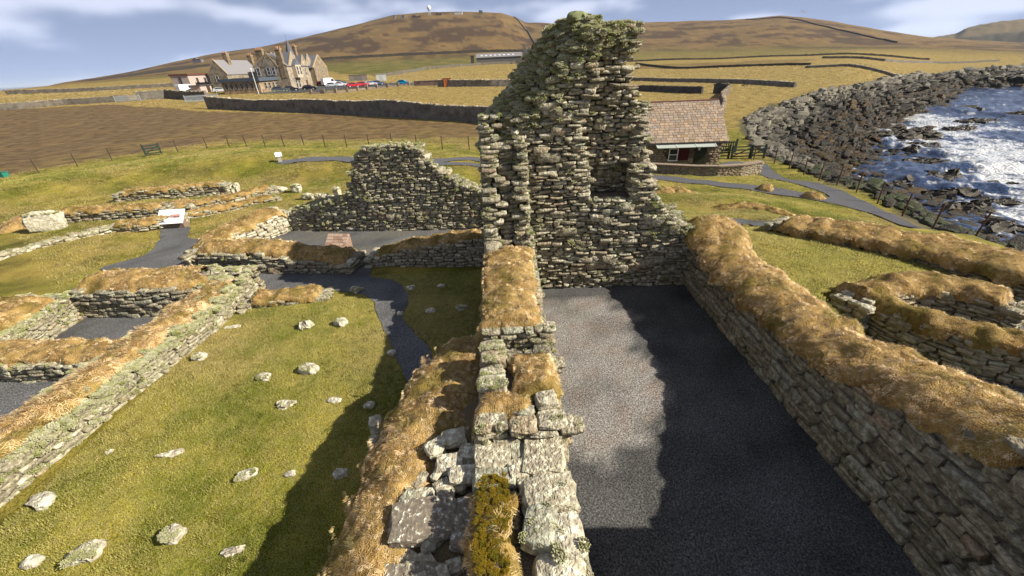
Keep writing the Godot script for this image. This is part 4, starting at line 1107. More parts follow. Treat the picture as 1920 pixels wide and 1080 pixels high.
# ---------------------------------------------------------------- site furniture
func make_site() -> void:
	var p := on_land(-17.9, -20.6)
	var b := thing("information_board", "white slanted information board on a stone plinth at the path's end", "sign", p, .08)
	var m := MB.new()
	m.box(Vector3(0, .2, -.1), Vector3(1.15, .45, .4), Color(.27, .19, .14))
	put("plinth", m.mesh(), M.paint, b)
	m = MB.new()
	var tilt := Basis(Vector3.RIGHT, -.95)
	m.box(Vector3(0, .62, -.08), Vector3(1.3, .03, .85), Color(.82, .82, .80), Basis(Vector3.RIGHT, .75))
	var pn := put("panel", m.mesh(), M.flat, b)
	m = MB.new()
	var bs := Basis(Vector3.RIGHT, .75)
	for q in [[-.5, .26, .16, .10, Color(.75, .5, .05)], [-.3, .30, .14, .06, Color(.12, .14, .3)], [.22, -.02, .5, .2, Color(.45, .25, .22)], [.3, .04, .3, .1, Color(.3, .14, .14)], [.05, .02, .2, .08, Color(.55, .45, .42)], [-.46, .34, .2, .03, Color(.1, .1, .1)], [-.2, .36, .2, .02, Color(.2, .2, .2)]]:
		m.box(Vector3(0, .62, -.08) + bs * Vector3(q[0], .018, q[1]), Vector3(q[2], .006, q[3]), q[4], bs)
	put("print", m.mesh(), M.flat, pn)
	b = thing("information_board", "small distant information board at the end of the far path", "sign", on_land(-19.0, -34.9), .5)
	m = MB.new()
	m.box(Vector3(0, .25, 0), Vector3(.3, .5, .25), Color(.45, .42, .36))
	put("plinth", m.mesh(), M.paint, b)
	m = MB.new()
	m.box(Vector3(0, .62, .05), Vector3(.5, .04, .4), Color(.8, .8, .78), Basis(Vector3.RIGHT, .8))
	put("panel", m.mesh(), M.flat, b)
	# slanted stone plinth in the courtyard, built of thin red sandstone pieces
	b = thing("stone_lectern", "slanted pinkish sandstone lectern standing in the courtyard", "plinth", Vector3(-7.45, .03, -16.1), -.12)
	m = MB.new()
	m.prism([Vector2(-.34, 0), Vector2(.34, 0), Vector2(.34, .38), Vector2(-.34, .82)], -.48, .48, Color(.33, .23, .17), Transform3D(Basis(Vector3.UP, -PI / 2)))
	put("body", m.mesh(), M.paint, b)
	var top_t := Transform3D(Basis(Vector3.RIGHT, .574), Vector3(0, .61, 0))
	for j in 5:
		var x := -.48
		while x < .46:
			var ln := minf(R(.16, .34), .48 - x)
			m = MB.new()
			m.box(Vector3.ZERO, Vector3(ln - .015, .05, .145))
			var o := put("slab", m.mesh(), null, b, top_t * Transform3D(Basis(), Vector3(x + ln / 2, .012 + R(0, .012), -.32 + j * .16)))
			o.material_override = sand(rng.randi() % 3)
			x += ln
	# fence round the field
	var f := thing("field_fence", "thin post-and-wire fence between the site's grass and the ploughed field", "fence", on_land(-33, -49))
	var line := Path2.new([[-46.5, -34.0], [-43.4, -36.6], [-40.2, -42.8], [-33.1, -49], [-23.5, -45.5], [-15.6, -42.6], [-2.1, -37.4], [4, -35]])
	fence(f, line, 2.75, 1.25, Color(.06, .045, .035), 5, .045)
	f = thing("shore_fence", "rusty post-and-wire fence along the top of the rocky shore", "fence", on_land(23.5, -28))
	line = Path2.new([[22.7, -37.2], [23.5, -35], [23.3, -31.6], [22.8, -27.9], [22.3, -24.5], [21.9, -21.9], [21.4, -18.6], [20.9, -14], [20.3, -9]])
	fence(f, line, 2.1, 1.3, Color(.10, .05, .035), 7, .04)
	# field gate and bin by the field fence
	var g := thing("timber_gate", "dark green timber gate in the field fence", "gate", on_land(-37.6, -45.0), .85)
	gate(g, 1.3, 1.1, Color(.05, .075, .055))
	b = thing("litter_bin", "small green box by the field fence at the far left", "box", on_land(-44.6, -36.6))
	m = MB.new()
	m.box(Vector3(0, .22, 0), Vector3(.7, .4, .5), Color(.02, .16, .11))
	put("body", m.mesh(), M.flat, b)
	m = MB.new()
	m.box(Vector3(0, .45, 0), Vector3(.76, .06, .56), Color(.02, .12, .09), Basis(Vector3.BACK, .06))
	put("lid", m.mesh(), M.flat, b)
	g = thing("timber_gate", "wide green timber gate beside the cottage", "gate", on_land(19.9, -38.2), 0)
	gate(g, 1.9, 1.2, Color(.045, .06, .045))
	g = thing("timber_gate", "green gate between the two rail fences at the cottage", "gate", on_land(21.9, -38.0), 0)
	gate(g, 1.7, 1.2, Color(.07, .09, .065))
	g = thing("timber_gate", "rail fence section ending at the shore fence", "gate", on_land(23.3, -37.7), 0)
	gate(g, 1.2, 1.2, Color(.045, .06, .045))
	g = thing("timber_gate", "upright-paled green gate standing behind the rail gates", "gate", on_land(21.3, -40.6), .1)
	gate(g, 3.0, 1.25, Color(.045, .06, .045), true)
func sand(i: int) -> StandardMaterial3D:
	if not M.has("sand%d" % i):
		M["sand%d" % i] = M.paint.duplicate()
		M["sand%d" % i].albedo_color = [Color(.45, .30, .21), Color(.52, .38, .29), Color(.38, .24, .17)][i].linear_to_srgb()
	return M["sand%d" % i]
func fence(f: Node3D, line: Path2, gap: float, h: float, c: Color, wires: int, r: float) -> void:
	var m := MB.new()
	m.rod(Vector3(0, -.25, 0), Vector3(0, h, 0), r * 1.1, r, 6, c)
	var pm := m.mesh()
	var wire := MB.new()
	var s := 0.0
	var prev := Vector3.INF
	while s <= line.length():
		var q := line.at(s)
		var p := on_land(q.x, q.y)
		put("post", pm, M.flat, f, Transform3D(Basis(Vector3(R(-1, 1), 0, R(-1, 1)).normalized(), R(0, .07)), p - f.position))
		if prev != Vector3.INF:
			for k in wires:
				var y := h * (.12 + .84 * k / (wires - 1))
				wire.rod(prev + Vector3(0, y, 0) - f.position, p + Vector3(0, y, 0) - f.position, .006, .006, 3, Color(.12, .10, .09))
		prev = p
		s += gap
	put("wire", wire.mesh(), M.flat, f)
func gate(g: Node3D, w: float, h: float, c: Color, pales := false) -> void:
	for x in [-w / 2, w / 2]:
		var m := MB.new()
		m.box(Vector3(x, h * .5, 0), Vector3(.14, h + .1, .14), c)
		put("post", m.mesh(), M.wood, g)
	for k in (2 if pales else 4):
		var m := MB.new()
		m.box(Vector3(0, h * (.22 + (.6 if pales else .235) * k), .04), Vector3(w - .1, .1, .05), c)
		put("rail", m.mesh(), M.wood, g)
	if pales:
		var x := -w / 2 + .2
		while x < w / 2 - .1:
			var m := MB.new()
			m.box(Vector3(x, h * .5, .09), Vector3(.11, h * .9, .03), c)
			put("pale", m.mesh(), M.wood, g)
			x += .24
	else:
		var m := MB.new()
		m.box(Vector3(0, h * .55, .08), Vector3(w * 1.0, .09, .03), c, Basis(Vector3.BACK, atan2(h * .6, w)))
		put("brace", m.mesh(), M.wood, g)

# ---------------------------------------------------------------- the shore
func make_shore() -> void:
	var ts := []; var cs := []
	var k := 0
	while k < 32000:
		var si := int(pow(rng.randf(), 1.25) * 12.0)
		var u := rng.randf()
		var t := R(-.03, 1.06) if si > 5 or rng.randf() < .75 else R(1.0, 1.6)
		var x := lerpf(lerpf(CLIFF[si][0], CLIFF[si + 1][0], u), lerpf(TIDE[si][0], TIDE[si + 1][0], u), t)
		var z := lerpf(lerpf(CLIFF[si][1], CLIFF[si + 1][1], u), lerpf(TIDE[si][1], TIDE[si + 1][1], u), t)
		if z > -8:
			k += 1
			continue
		var y := land(x, z)
		k += 1
		if t > 1.0:
			if nf.get_noise_2d(x * .16, z * .16) < .08: continue
			y = SEA - .12
		elif y < SEA - .5: continue
		var d := sqrt(x * x + z * z)
		var s := R(.25, .8) * (.5 + d * .0055) * (1.0 if rng.randf() < .9 else 1.8)
		var bs := Basis(Vector3.UP, R(-.5, .5) + .5) * Basis(Vector3.RIGHT, R(-.35, .35)) * Basis(Vector3.BACK, R(-.3, .5)) * Basis.from_scale(Vector3(s * R(.9, 1.8), s * R(.3, .7), s * R(.7, 1.1)))
		if t > 1.0: bs = Basis(Vector3.UP, R(0, 1.2)) * Basis.from_scale(Vector3(s * 1.6, s * R(.3, .55), s))
		ts.append(Transform3D(bs, Vector3(x, y + s * .12, z)))
		var pale := (1 - ss(.0, .36, t + R(-.15, .15))) * ss(-33, -42, z)
		var c := Color(.045, .04, .034).lerp(Color(.27, .255, .225), pale) * R(.6, 1.3)
		if t > .45 and rng.randf() < .35: c = Color(.085, .055, .022) * R(.6, 1.2)
		if t < .6 and z > -38 and rng.randf() < .4: c = c.lerp(Color(.06, .09, .02), .6)
		cs.append(c)
	copies("shore_rubble", stones[6], M.rock, self, ts, cs)
	# tilted ledges and reefs one can tell apart
	var lab := ["dark reef ledge awash among the surf off the rocky shore", "black tilted rock ledge at the foot of the shore"]
	for e in [[78, -78, 9, 2.2, 5], [84, -84, 5, 1.4, 3], [92, -84, 6, 1.2, 3], [104, -92, 8, 1.3, 3.5], [60, -58, 6, 1.2, 3], [64, -54, 5, .9, 2.2], [55, -50, 7, 1.5, 3.4], [58, -46, 4, .9, 2], [50, -44, 5, 1.1, 2.6], [47, -39, 4.5, 1.2, 2.6], [52, -40, 3.4, .9, 2], [46, -34, 4, 1.0, 2.4], [50, -33, 3, .8, 1.8], [56, -38, 4, .8, 2], [120, -98, 8, 1.6, 4], [135, -104, 9, 1.6, 4], [118, -110, 9, 1.4, 5], [66, -66, 6, 1.6, 3.4], [72, -70, 5, 1.2, 2.6], [49, -48, 4, 1.0, 2.4], [45, -29, 4, .9, 2], [62, -42, 3.2, .7, 1.6], [150, -118, 8, 1.4, 4]]:
		var p := Vector3(e[0], SEA - .1, e[1])
		var t := thing("reef_rock", lab[0], "rock", p, 0, "reef rocks in the surf")
		for i in 7:
			var bs := Basis(Vector3.UP, .6 + R(-.3, .3)) * Basis(Vector3.BACK, R(-.1, .25)) * Basis.from_scale(Vector3(e[2] * R(.25, .6), e[3] * R(.4, 1.0), e[4] * R(.3, .8)))
			put("ledge", crags[rng.randi() % 5], reef(), t, Transform3D(bs, Vector3(R(-.45, .45) * e[2], e[3] * R(-.1, .15), R(-.35, .35) * e[4])))
	for e in [[98, -107, 16, 2.6, 6], [86, -99, 12, 2.2, 6], [114, -124, 18, 2.6, 6], [160, -164, 26, 3.0, 6], [76, -84, 9, 1.8, 5], [190, -169, 26, 3.0, 6], [66, -76, 8, 1.8, 4]]:
		var y := land(e[0], e[1])
		var t := thing("shore_ledge", lab[1], "rock", Vector3(e[0], maxf(y, SEA), e[1]), 0, "rock ledges along the far shore")
		for i in 9:
			var bs := Basis(Vector3.UP, .15 + R(-.2, .2)) * Basis(Vector3.BACK, R(-.05, .2)) * Basis.from_scale(Vector3(e[2] * R(.2, .45), e[3] * R(.3, .8), e[4] * R(.4, .8)))
			put("ledge", crags[rng.randi() % 5], reef(), t, Transform3D(bs, Vector3(R(-.4, .4) * e[2], R(-.1, .35) * e[3], R(-.4, .4) * e[4])))
func reef() -> StandardMaterial3D:
	if not M.has("reef"):
		M.reef = M.rock.duplicate()
		M.reef.albedo_color = Color(.085, .072, .055).linear_to_srgb()
		M.reef.roughness = .5
	return M.reef

# ---------------------------------------------------------------- cottage by the shore
func solid(called: String, parent: Node, m: Material, c: Color, p: Vector3, s: Vector3, bs := Basis()) -> MeshInstance3D:
	var b := MB.new()
	b.box(Vector3.ZERO, s, c)
	return put(called, b.mesh(), m, parent, Transform3D(bs, p))
func window(parent: Node, p: Vector3, w: float, h: float, bs := Basis(), frame := Color(.6, .58, .54), mull := true) -> void:
	var b := MB.new()
	var t := .06
	b.box(Vector3(-w / 2, 0, .03), Vector3(t, h, .06), frame); b.box(Vector3(w / 2, 0, .03), Vector3(t, h, .06), frame)
	b.box(Vector3(0, h / 2, .032), Vector3(w + t, t, .06), frame); b.box(Vector3(0, -h / 2, .034), Vector3(w + t + .06, t * 1.3, .09), frame)
	if mull: b.box(Vector3(0, 0, .028), Vector3(w, t, .05), frame)
	var o := put("window", b.mesh(), M.flat, parent, Transform3D(bs, p))
	solid("pane", o, M.glass, Color.WHITE, Vector3(0, 0, -.005), Vector3(w, h, .03))
func make_cottage() -> void:
	var c := thing("cottage", "small stone cottage with mottled slate roof and dark red shutters by the shore", "house", Vector3(14, -1.5, -36), -.06)
	var st := Color(.30, .225, .16)
	var b := MB.new()
	b.box(Vector3(.6, 1.1, -3.4), Vector3(8.6, 2.3, 5.9), st); b.box(Vector3(1.0, 1.0, -.2), Vector3(7.2, 2.0, .5), st)
	b.prism([Vector2(-6.4, 2.2), Vector2(-.4, 2.2), Vector2(-3.4, 4.75)], -3.5, 4.75, st, Transform3D(Basis(Vector3.UP, PI / 2), Vector3(0, 0, 0)) * Transform3D(Basis.from_scale(Vector3(-1, 1, 1)), Vector3.ZERO))
	put("wall", b.mesh(), M.wallfar, c)
	# face stones of the front wall
	var list := []
	var y := .05
	while y < 1.95:
		var h := R(.16, .26)
		var x := -1.9
		while x < 4.5:
			var ln := R(.25, .6)
			if not ((x + ln > .15 and x < 2.15 and y > .55) or (x + ln > 2.5 and x < 3.5)):
				list.append(stone_at(c.global_transform * Transform3D(Basis.from_scale(Vector3(ln - .02, h - .02, .2)), Vector3(x + ln / 2, y + h / 2, .04))))
			x += ln
		y += h
	for s in list: s[1] = [4, 7, 0, 4, 1, 7, 2, 4, 7][s[1]]
	lay(c, list, 130)
	# roof: boards with slates laid in courses
	var sl := Vector2(0, 0)
	var a := Vector3(0, 2.05, .35); var r := Vector3(0, 5.0, -3.35)
	var dirv := (r - a)
	var tilt := Basis(Vector3.RIGHT, -atan2(dirv.y, -dirv.z) + PI)
	b = MB.new()
	for side in [1, -1]:
		var z0 := .3 if side > 0 else -7.05
		b.quad(Vector3(-4.2, 2.0, z0), Vector3(5.1, 2.0, z0), Vector3(5.1, 4.93, -3.35), Vector3(-4.2, 4.93, -3.35), Color(.12, .1, .09))
	var roof := put("roof", b.mesh(), M.flat, c)
	var ts := []; var cs := []
	var n := 17
	var up := dirv.normalized()
	var nrm := Vector3(1, 0, 0).cross(up).normalized()
	if nrm.y < 0: nrm = -nrm
	for j in n:
		var big := lerpf(.36, .22, float(j) / n)
		var x := -4.2 - (j % 2) * .2
		while x < 5.05:
			var ln := minf(R(.28, .5) * lerpf(1.15, .8, float(j) / n), 5.12 - x)
			if ln < .1: break
			var k := float(j) / n
			var q := a + dirv * (k + .03) + Vector3(x + ln / 2, 0, 0) + nrm * R(.03, .045)
			ts.append(Transform3D(Basis(Vector3.RIGHT, up, Vector3.RIGHT.cross(up)) * Basis(Vector3.RIGHT, -.07) * Basis.from_scale(Vector3(ln - .03, dirv.length() / n * 1.12, .03)), q))
			var o1 := Color(.55, .37, .205); var g1 := Color(.38, .33, .28); var p1 := Color(.40, .30, .25)
			var w := clampf(.62 - .55 * ss(-.5, -2.2, x) + R(-.4, .35) - .25 * k, 0, 1)
			cs.append(g1.lerp(o1, w).lerp(p1, rng.randf() * .5) * R(.75, 1.2))
			x += ln
	b = MB.new()
	b.box(Vector3.ZERO, Vector3.ONE)
	copies("slates", b.mesh(), M.paint, roof, ts, cs)
	for k in 10:
		solid("ridge_tile", roof, M.paint, Color(.30, .15, .12), Vector3(-3.8 + k * .94, 4.99, -3.35), Vector3(.92, .14, .3))
	solid("gutter", c, M.flat, Color(.05, .05, .05), Vector3(.45, 1.98, .42), Vector3(9.3, .1, .12))
	b = MB.new()
	b.rod(Vector3(-2.0, 0, .2), Vector3(-2.0, 1.95, .36), .045, .045, 6, Color(.03, .03, .03))
	put("downpipe", b.mesh(), M.flat, c)
	window(c, Vector3(-2.9, 1.2, .09), .75, 1.05, Basis(), Color(.8, .8, .78))
	window(c, Vector3(.62, 1.05, .2), .72, 1.0, Basis(), Color(.8, .8, .78))
	solid("shutter", c, M.wood, Color(.115, .018, .013), Vector3(-3.75, 1.2, .12), Vector3(.85, 1.1, .06))
	solid("shutter", c, M.wood, Color(.115, .018, .013), Vector3(1.5, 1.05, .2), Vector3(.9, 1.0, .06))
	solid("lower_boards", c, M.wood, Color(.05, .04, .045), Vector3(-3.3, .4, .06), Vector3(1.7, .75, .06))
	var d := solid("door", c, M.wood, Color(.055, .065, .035), Vector3(3.0, .95, .1), Vector3(.9, 1.9, .08))
	solid("pane", d, M.glass, Color.WHITE, Vector3(0, .5, .045), Vector3(.6, .7, .02))
	solid("notice", d, M.flat, Color(.6, .62, .6), Vector3(-.2, .6, .06), Vector3(.2, .4, .01))
	var cn := solid("canopy", c, M.flat, Color(.34, .37, .33), Vector3(1.45, 1.86, .62), Vector3(5.0, .05, .75), Basis(Vector3.RIGHT, .3))
	for k in 4: solid("canopy_bar", cn, M.flat, Color(.5, .52, .48), Vector3(-2.45 + k * 1.63, .03, 0), Vector3(.06, .04, .75))
	# curved forecourt wall
	var w := thing("boundary_wall", "curved reddish drystone wall around the cottage forecourt", "wall", Vector3(15, -1.5, -31.5))
	w.set_meta("kind", "thing")
	var path := Path2.new([[8.5, -34.4], [10.2, -33.5], [12.1, -32.5], [14.7, -31.3], [16.4, -30.9], [18.2, -31.0], [20.2, -31.8]])
	list = courses(path, 1, 0, func(s): return land(path.at(s).x, path.at(s).y) - .05, const_f(-.55), {"h0": .09, "h1": .15, "l0": .2, "l1": .5, "d": .2, "jut": .015})
	for s in list: s[1] = [4, 7, 4, 0, 4, 7, 2, 4, 7][s[1]]
	put("core", heart(path, -.42, -.06, const_f(-1.7), const_f(-.5), .06).mesh(), M.core, w, Transform3D(Basis(), -w.position))
	lay(w, list, 140)
	b = MB.new()
	var s := 0.0
	while s < path.length() - .3:
		var q := path.at(s + .25); var dd := path.dir(s + .25)
		var cop := MB.new()
		cop.box(Vector3.ZERO, Vector3(.5, .09, .52), Color(.36, .28, .21))
		put("coping_stone", cop.mesh(), M.paint, w, Transform3D(Basis(Vector3.UP, -atan2(dd.y, dd.x)), Vector3(q.x + dd.y * .2, -.49, q.y - dd.x * .2) - w.position))
		s += .51

# ---------------------------------------------------------------- hotel and its car park
func block(called: String, parent: Node, m: Material, c: Color, x0: float, x1: float, y0: float, y1: float, z0: float, z1: float) -> MeshInstance3D:
	return solid(called, parent, m, c, Vector3((x0 + x1) / 2, (y0 + y1) / 2, (z0 + z1) / 2), Vector3(absf(x1 - x0), absf(y1 - y0), absf(z1 - z0)))
# a roof whose ridge runs along z (or x), with gable walls under it
func gabled(parent: Node, wall_m: Material, wc: Color, rc: Color, x0: float, x1: float, z0: float, z1: float, ye: float, yr: float, along_z := true) -> void:
	var w := (x1 - x0) if along_z else absf(z1 - z0)
	var l := absf(z1 - z0) if along_z else (x1 - x0)
	var t := Transform3D(Basis(), Vector3((x0 + x1) / 2, 0, (z0 + z1) / 2))
	if not along_z: t = t * Transform3D(Basis(Vector3.UP, PI / 2), Vector3.ZERO)
	var b := MB.new()
	b.prism([Vector2(-w / 2, ye - .02), Vector2(w / 2, ye - .02), Vector2(0, yr)], -l / 2, l / 2, wc, t)
	put("gable", b.mesh(), wall_m, parent)
	b = MB.new()
	b.prism([Vector2(-w / 2 - .25, ye - .25), Vector2(0, yr + .02), Vector2(w / 2 + .25, ye - .25), Vector2(w / 2 + .25, ye - .05), Vector2(0, yr + .28), Vector2(-w / 2 - .25, ye - .05)], -l / 2 + .25, l / 2 - .25, rc, t)
	put("roof", b.mesh(), M.paint, parent)
	for e in [-l / 2 + .12, l / 2 - .12]:
		b = MB.new()
		b.prism([Vector2(-w / 2 - .3, ye - .2), Vector2(0, yr + .1), Vector2(w / 2 + .3, ye - .2), Vector2(w / 2 + .3, ye + .1), Vector2(0, yr + .5), Vector2(-w / 2 - .3, ye + .1)], e - .16, e + .16, Color(.50, .39, .25), t)
		put("skew", b.mesh(), M.paint, parent)
func chimney(parent: Node, x: float, z: float, y0: float, y1: float, w: float, d: float, pots := 2) -> void:
	var o := block("chimney", parent, M.wallfar, Color(.42, .32, .2), x - w / 2, x + w / 2, y0, y1, z - d / 2, z + d / 2)
	solid("cap", o, M.paint, Color(.45, .34, .22), Vector3(0, (y1 - y0) / 2, 0), Vector3(w + .25, .25, d + .25))
	for k in pots:
		var b := MB.new()
		b.rod(Vector3.ZERO, Vector3(0, .6, 0), .17, .14, 6, Color(.40, .20, .11))
		put("pot", b.mesh(), M.flat, o, Transform3D(Basis(), Vector3((k - (pots - 1) / 2.0) * w / maxi(pots, 1), (y1 - y0) / 2 + .1, 0)))
func make_hotel() -> void:
	var sand_c := Color(.58, .49, .375); var dark_c := Color(.52, .45, .35); var slate := Color(.155, .16, .185)
	var X := Basis(Vector3.UP, PI / 2)           # faces +x, the sunny side
	var h := thing("hotel", "gabled sandstone hotel with tall chimneys and a slender spire", "building", Vector3(-72, 2.4, -150))
	var P := -h.position
	var w1 := block("wall", h, M.wallfar, sand_c, -78, -67.7, 1.5, 9.4, -165, -144.8); w1.position += P
	# everything below is placed in site coordinates and shifted to the hotel's base
	gabled(h, M.wallfar, sand_c, slate, -78, -67.7, -165, -144.8, 9.4, 12.7)
	gabled(h, M.wallfar, sand_c, slate, -74, -67.55, -154, -146.6, 9.3, 13.0, false)
	gabled(h, M.wallfar, sand_c, slate, -74, -67.6, -160.5, -155.8, 9.3, 12.2, false)
	gabled(h, M.wallfar, sand_c, slate, -74, -67.5, -165, -159.6, 9.3, 12.6, false)
	gabled(h, M.wallfar, dark_c, slate, -75, -70.6, -150, -144.7, 9.3, 12.7)
	var bay := block("bay_window", h, M.paint, sand_c, -67.9, -66.4, 6.0, 9.6, -152.2, -148.2)
	var b := MB.new()
	b.prism([Vector2(-2.1, 0), Vector2(2.1, 0), Vector2(0, 1.7)], -.75, .75, slate, Transform3D(X, Vector3(-67.15, 9.6, -150.2)))
	put("bay_roof", b.mesh(), M.paint, h)
	for e in [[-151.2, 8.0, 1.1, 2.4], [-149.2, 8.0, 1.1, 2.4]]: window(h, Vector3(-66.38, e[1], e[0]), e[2], e[3], X)
	for e in [[-150.9, 4.4, 1.2, 2.8], [-148.9, 4.4, 1.2, 2.8], [-157.9, 7.6, .8, 2.2], [-162.4, 7.8, 1.5, 2.6], [-162.4, 4.2, 1.5, 2.6], [-157.9, 11.0, .5, 1.0]]: window(h, Vector3(-67.66, e[1], e[0]), e[2], e[3], X)
	var d := solid("door", h, M.wood, Color(.16, .07, .04), Vector3(-67.66, 3.9, -156.8), Vector3(1.2, 2.4, .1), X)
	solid("handle", d, M.flat, Color(.3, .25, .1), Vector3(.4, 0, .08), Vector3(.1, .1, .1))
	for e in [[-76.8, 8.0], [-73.6, 8.1], [-72.0, 8.1]]: window(h, Vector3(e[0], e[1], -144.7), 1.0, 2.1)
	for e in [[-76.2, -147.6, 9, 14.0, 2.2, 1.2, 4], [-69.2, -145.4, 6, 13.9, 1.5, 1.4, 1], [-74.5, -157, 11, 14.6, 1.8, 1.2, 3], [-70.5, -160.2, 10, 15.2, .9, 1.2, 2]]: chimney(h, e[0], e[1], e[2], e[3], e[4], e[5], e[6])
	b = MB.new()
	b.rod(Vector3(-71, 11.4, -157), Vector3(-71, 12.6, -157), 1.35, 1.35, 8, sand_c)
	b.rod(Vector3(-71, 12.6, -157), Vector3(-71, 17.2, -157), 1.45, .05, 8, slate)
	b.rod(Vector3(-71, 17.2, -157), Vector3(-71, 18.6, -157), .05, .03, 4, Color(.1, .1, .1))
	put("spire", b.mesh(), M.paint, h)
	# rear wing with its stone gable
	block("wall", h, M.wallfar, Color(.45, .36, .25), -74, -66, 2, 8.8, -173.4, -161.5)
	gabled(h, M.wallfar, Color(.45, .36, .25), slate, -76, -66, -173.4, -161.0, 8.8, 12.4, false)
	window(h, Vector3(-65.95, 8.0, -168.2), .8, 1.8, X)
	# old house at the back left
	block("wall", h, M.wallfar, Color(.46, .39, .29), -96, -90.2, 2, 7.9, -172, -150)
	gabled(h, M.wallfar, Color(.46, .39, .29), Color(.27, .26, .28), -96, -90.2, -172, -150, 7.9, 11.8)
	window(h, Vector3(-93.6, 6.6, -149.95), .9, 1.8)
	chimney(h, -92.6, -157, 10, 14.0, 1.4, 1.6, 2); chimney(h, -92.2, -171, 9, 13.6, 1.4, 1.6, 2)
	block("wall", h, M.wallfar, Color(.45, .38, .28), -90.2, -78, 2, 6.6, -166, -152)
	block("wall", h, M.wallfar, dark_c, -81, -77.9, 2, 8.2, -158, -146)
	# long single-storey annex
	block("wall", h, M.wallfar, Color(.58, .42, .26), -83, -72.0, 1.8, 5.7, -150.6, -134)
	b = MB.new()
	b.prism([Vector2(-83.5, 5.6), Vector2(-71.4, 5.6), Vector2(-71.6, 6.5), Vector2(-83.2, 6.5)], -151, -133.5, Color(.085, .105, .14))
	put("annex_roof", b.mesh(), M.paint, h)
	for k in 7: window(h, Vector3(-81.8 + k * 1.5, 4.4, -133.96), .8, 1.5, Basis(), Color(.3, .28, .25))
	for k in 6: window(h, Vector3(-71.9, 4.3, -137.2 - k * 2.4), 1.2, 1.6, X, Color(.35, .33, .3))
	for o in h.get_children():
		if o != w1 and o is Node3D: o.position += P
	# flat-roofed service building
	var g := thing("service_building", "flat-roofed pinkish rendered building with red fascia left of the hotel", "building", Vector3(-104, 3.2, -155))
	P = -g.position
	block("wall", g, M.paint, Color(.58, .47, .42), -108, -102.3, 2.5, 8.2, -165, -149).position += P
	block("flat_roof", g, M.paint, Color(.18, .07, .055), -108.3, -102.0, 8.0, 8.5, -165.3, -148.8).position += P
	window(g, Vector3(-105, 5.8, -148.95) + P, .7, 3.6, Basis(), Color(.1, .1, .1))
	for k in 3: window(g, Vector3(-102.25, 6.4, -153 - k * 4.0) + P, 1.0, 1.6, X, Color(.2, .12, .1))
	g = thing("outbuilding", "small pink rendered flat-roofed shed in front of the service building", "shed", Vector3(-95, 3.0, -142))
	P = -g.position
	block("wall", g, M.paint, Color(.60, .47, .42), -97, -94.3, 2.4, 5.0, -146.5, -141).position += P
	block("flat_roof", g, M.paint, Color(.12, .11, .11), -97.3, -94.0, 4.95, 5.2, -146.8, -140.7).position += P
	solid("door", g, M.wood, Color(.09, .06, .045), Vector3(-94.25, 3.9, -144.8) + P, Vector3(.06, 2.2, 1.6))
	# vehicles
	var cars := [["van", "white panel van parked before the service building", -99.5, -142.5, 1.15, Color(.75, .75, .76)], ["van", "white passenger minibus parked beside the rear wing", -60.4, -158, .9, Color(.75, .76, .78)],
		["car", "silver car parked by the pink shed", -90.0, -143.5, .75, Color(.33, .35, .38)], ["car", "dark blue car before the annex's lit wall", -68.2, -137.2, .35, Color(.03, .04, .075)], ["car", "black car nosing out beside the dark blue one", -65.4, -139.2, .35, Color(.02, .022, .03)], ["car", "black car parked under the bay window", -61.6, -143.6, .1, Color(.015, .017, .02)],
		["car", "silver car in front of the white minibus", -57.4, -152.0, .25, Color(.42, .45, .5)], ["car", "white car at the corner of the car park", -55.0, -152.8, .25, Color(.68, .69, .7)], ["car", "dark blue car behind the white minibus", -58.0, -160.5, .6, Color(.05, .08, .16)], ["car", "dark red car half hidden behind the minibus", -63.4, -158.5, .6, Color(.22, .03, .03)],
		["car", "bright red car leading the parked row", -49.2, -148.2, .55, Color(.42, .025, .04)], ["car", "second red car in the parked row", -46.8, -150.4, .55, Color(.36, .03, .045)], ["car", "silver car beyond the red ones", -44.6, -152.0, .55, Color(.40, .42, .47)], ["car", "dark blue car at the end of the parked row", -42.6, -153.4, .55, Color(.05, .07, .13)], ["car", "bright sky-blue car alone on the car park", -33.6, -152.6, .0, Color(.0, .27, .5)]]
	for e in cars: vehicle(e[0], e[1], e[2], e[3], e[4], e[5])
	# lamp post
	var lp := thing("lamp_post", "slim pale lamp post before the annex", "lamp post", on_land(-69.5, -127.5))
	b = MB.new()
	b.rod(Vector3(0, -.2, 0), Vector3(0, 6.4, 0), .09, .07, 6, Color(.62, .62, .6))
	put("pole", b.mesh(), M.flat, lp)
	solid("lantern", lp, M.flat, Color(.7, .7, .68), Vector3(0, 6.45, .2), Vector3(.28, .16, .6))
	var gt := thing("metal_gate", "pale metal field gate left of the long garden wall", "gate", on_land(-75.5, -112), .5)
	gate(gt, 7.0, 1.6, Color(.45, .5, .55), true)
	gt = thing("metal_gate", "pale metal gate in the far left field wall", "gate", on_land(-98, -117), .3)
	gate(gt, 5.5, 1.5, Color(.5, .53, .56), true)
	gt = thing("timber_rail", "grey-green railing by the lamp post at the hotel entrance", "railing", on_land(-64.5, -128), .2)
	gate(gt, 7.0, 1.4, Color(.28, .33, .29))
	for e in [["orange_skip", "orange container against the far dark wall", -17.0, -137.5, 2.2, 2.2, Color(.40, .11, .03)], ["white_container", "white box container beyond the parked cars", -46.0, -172.0, 3.6, 2.2, Color(.6, .62, .63)], ["shed_building", "low grey shed behind the parked cars", -58.5, -184, 7.0, 2.0, Color(.24, .21, .19)]]:
		var t := thing(e[0], e[1], "container" if e[0] != "shed_building" else "shed", on_land(e[2], e[3]), .3)
		solid("body", t, M.paint, e[6], Vector3(0, e[5] / 2, 0), Vector3(e[4], e[5], e[4] * .5))
		solid("lid", t, M.paint, e[6] * .6, Vector3(0, e[5] + .06, 0), Vector3(e[4] + .2, .14, e[4] * .5 + .2))
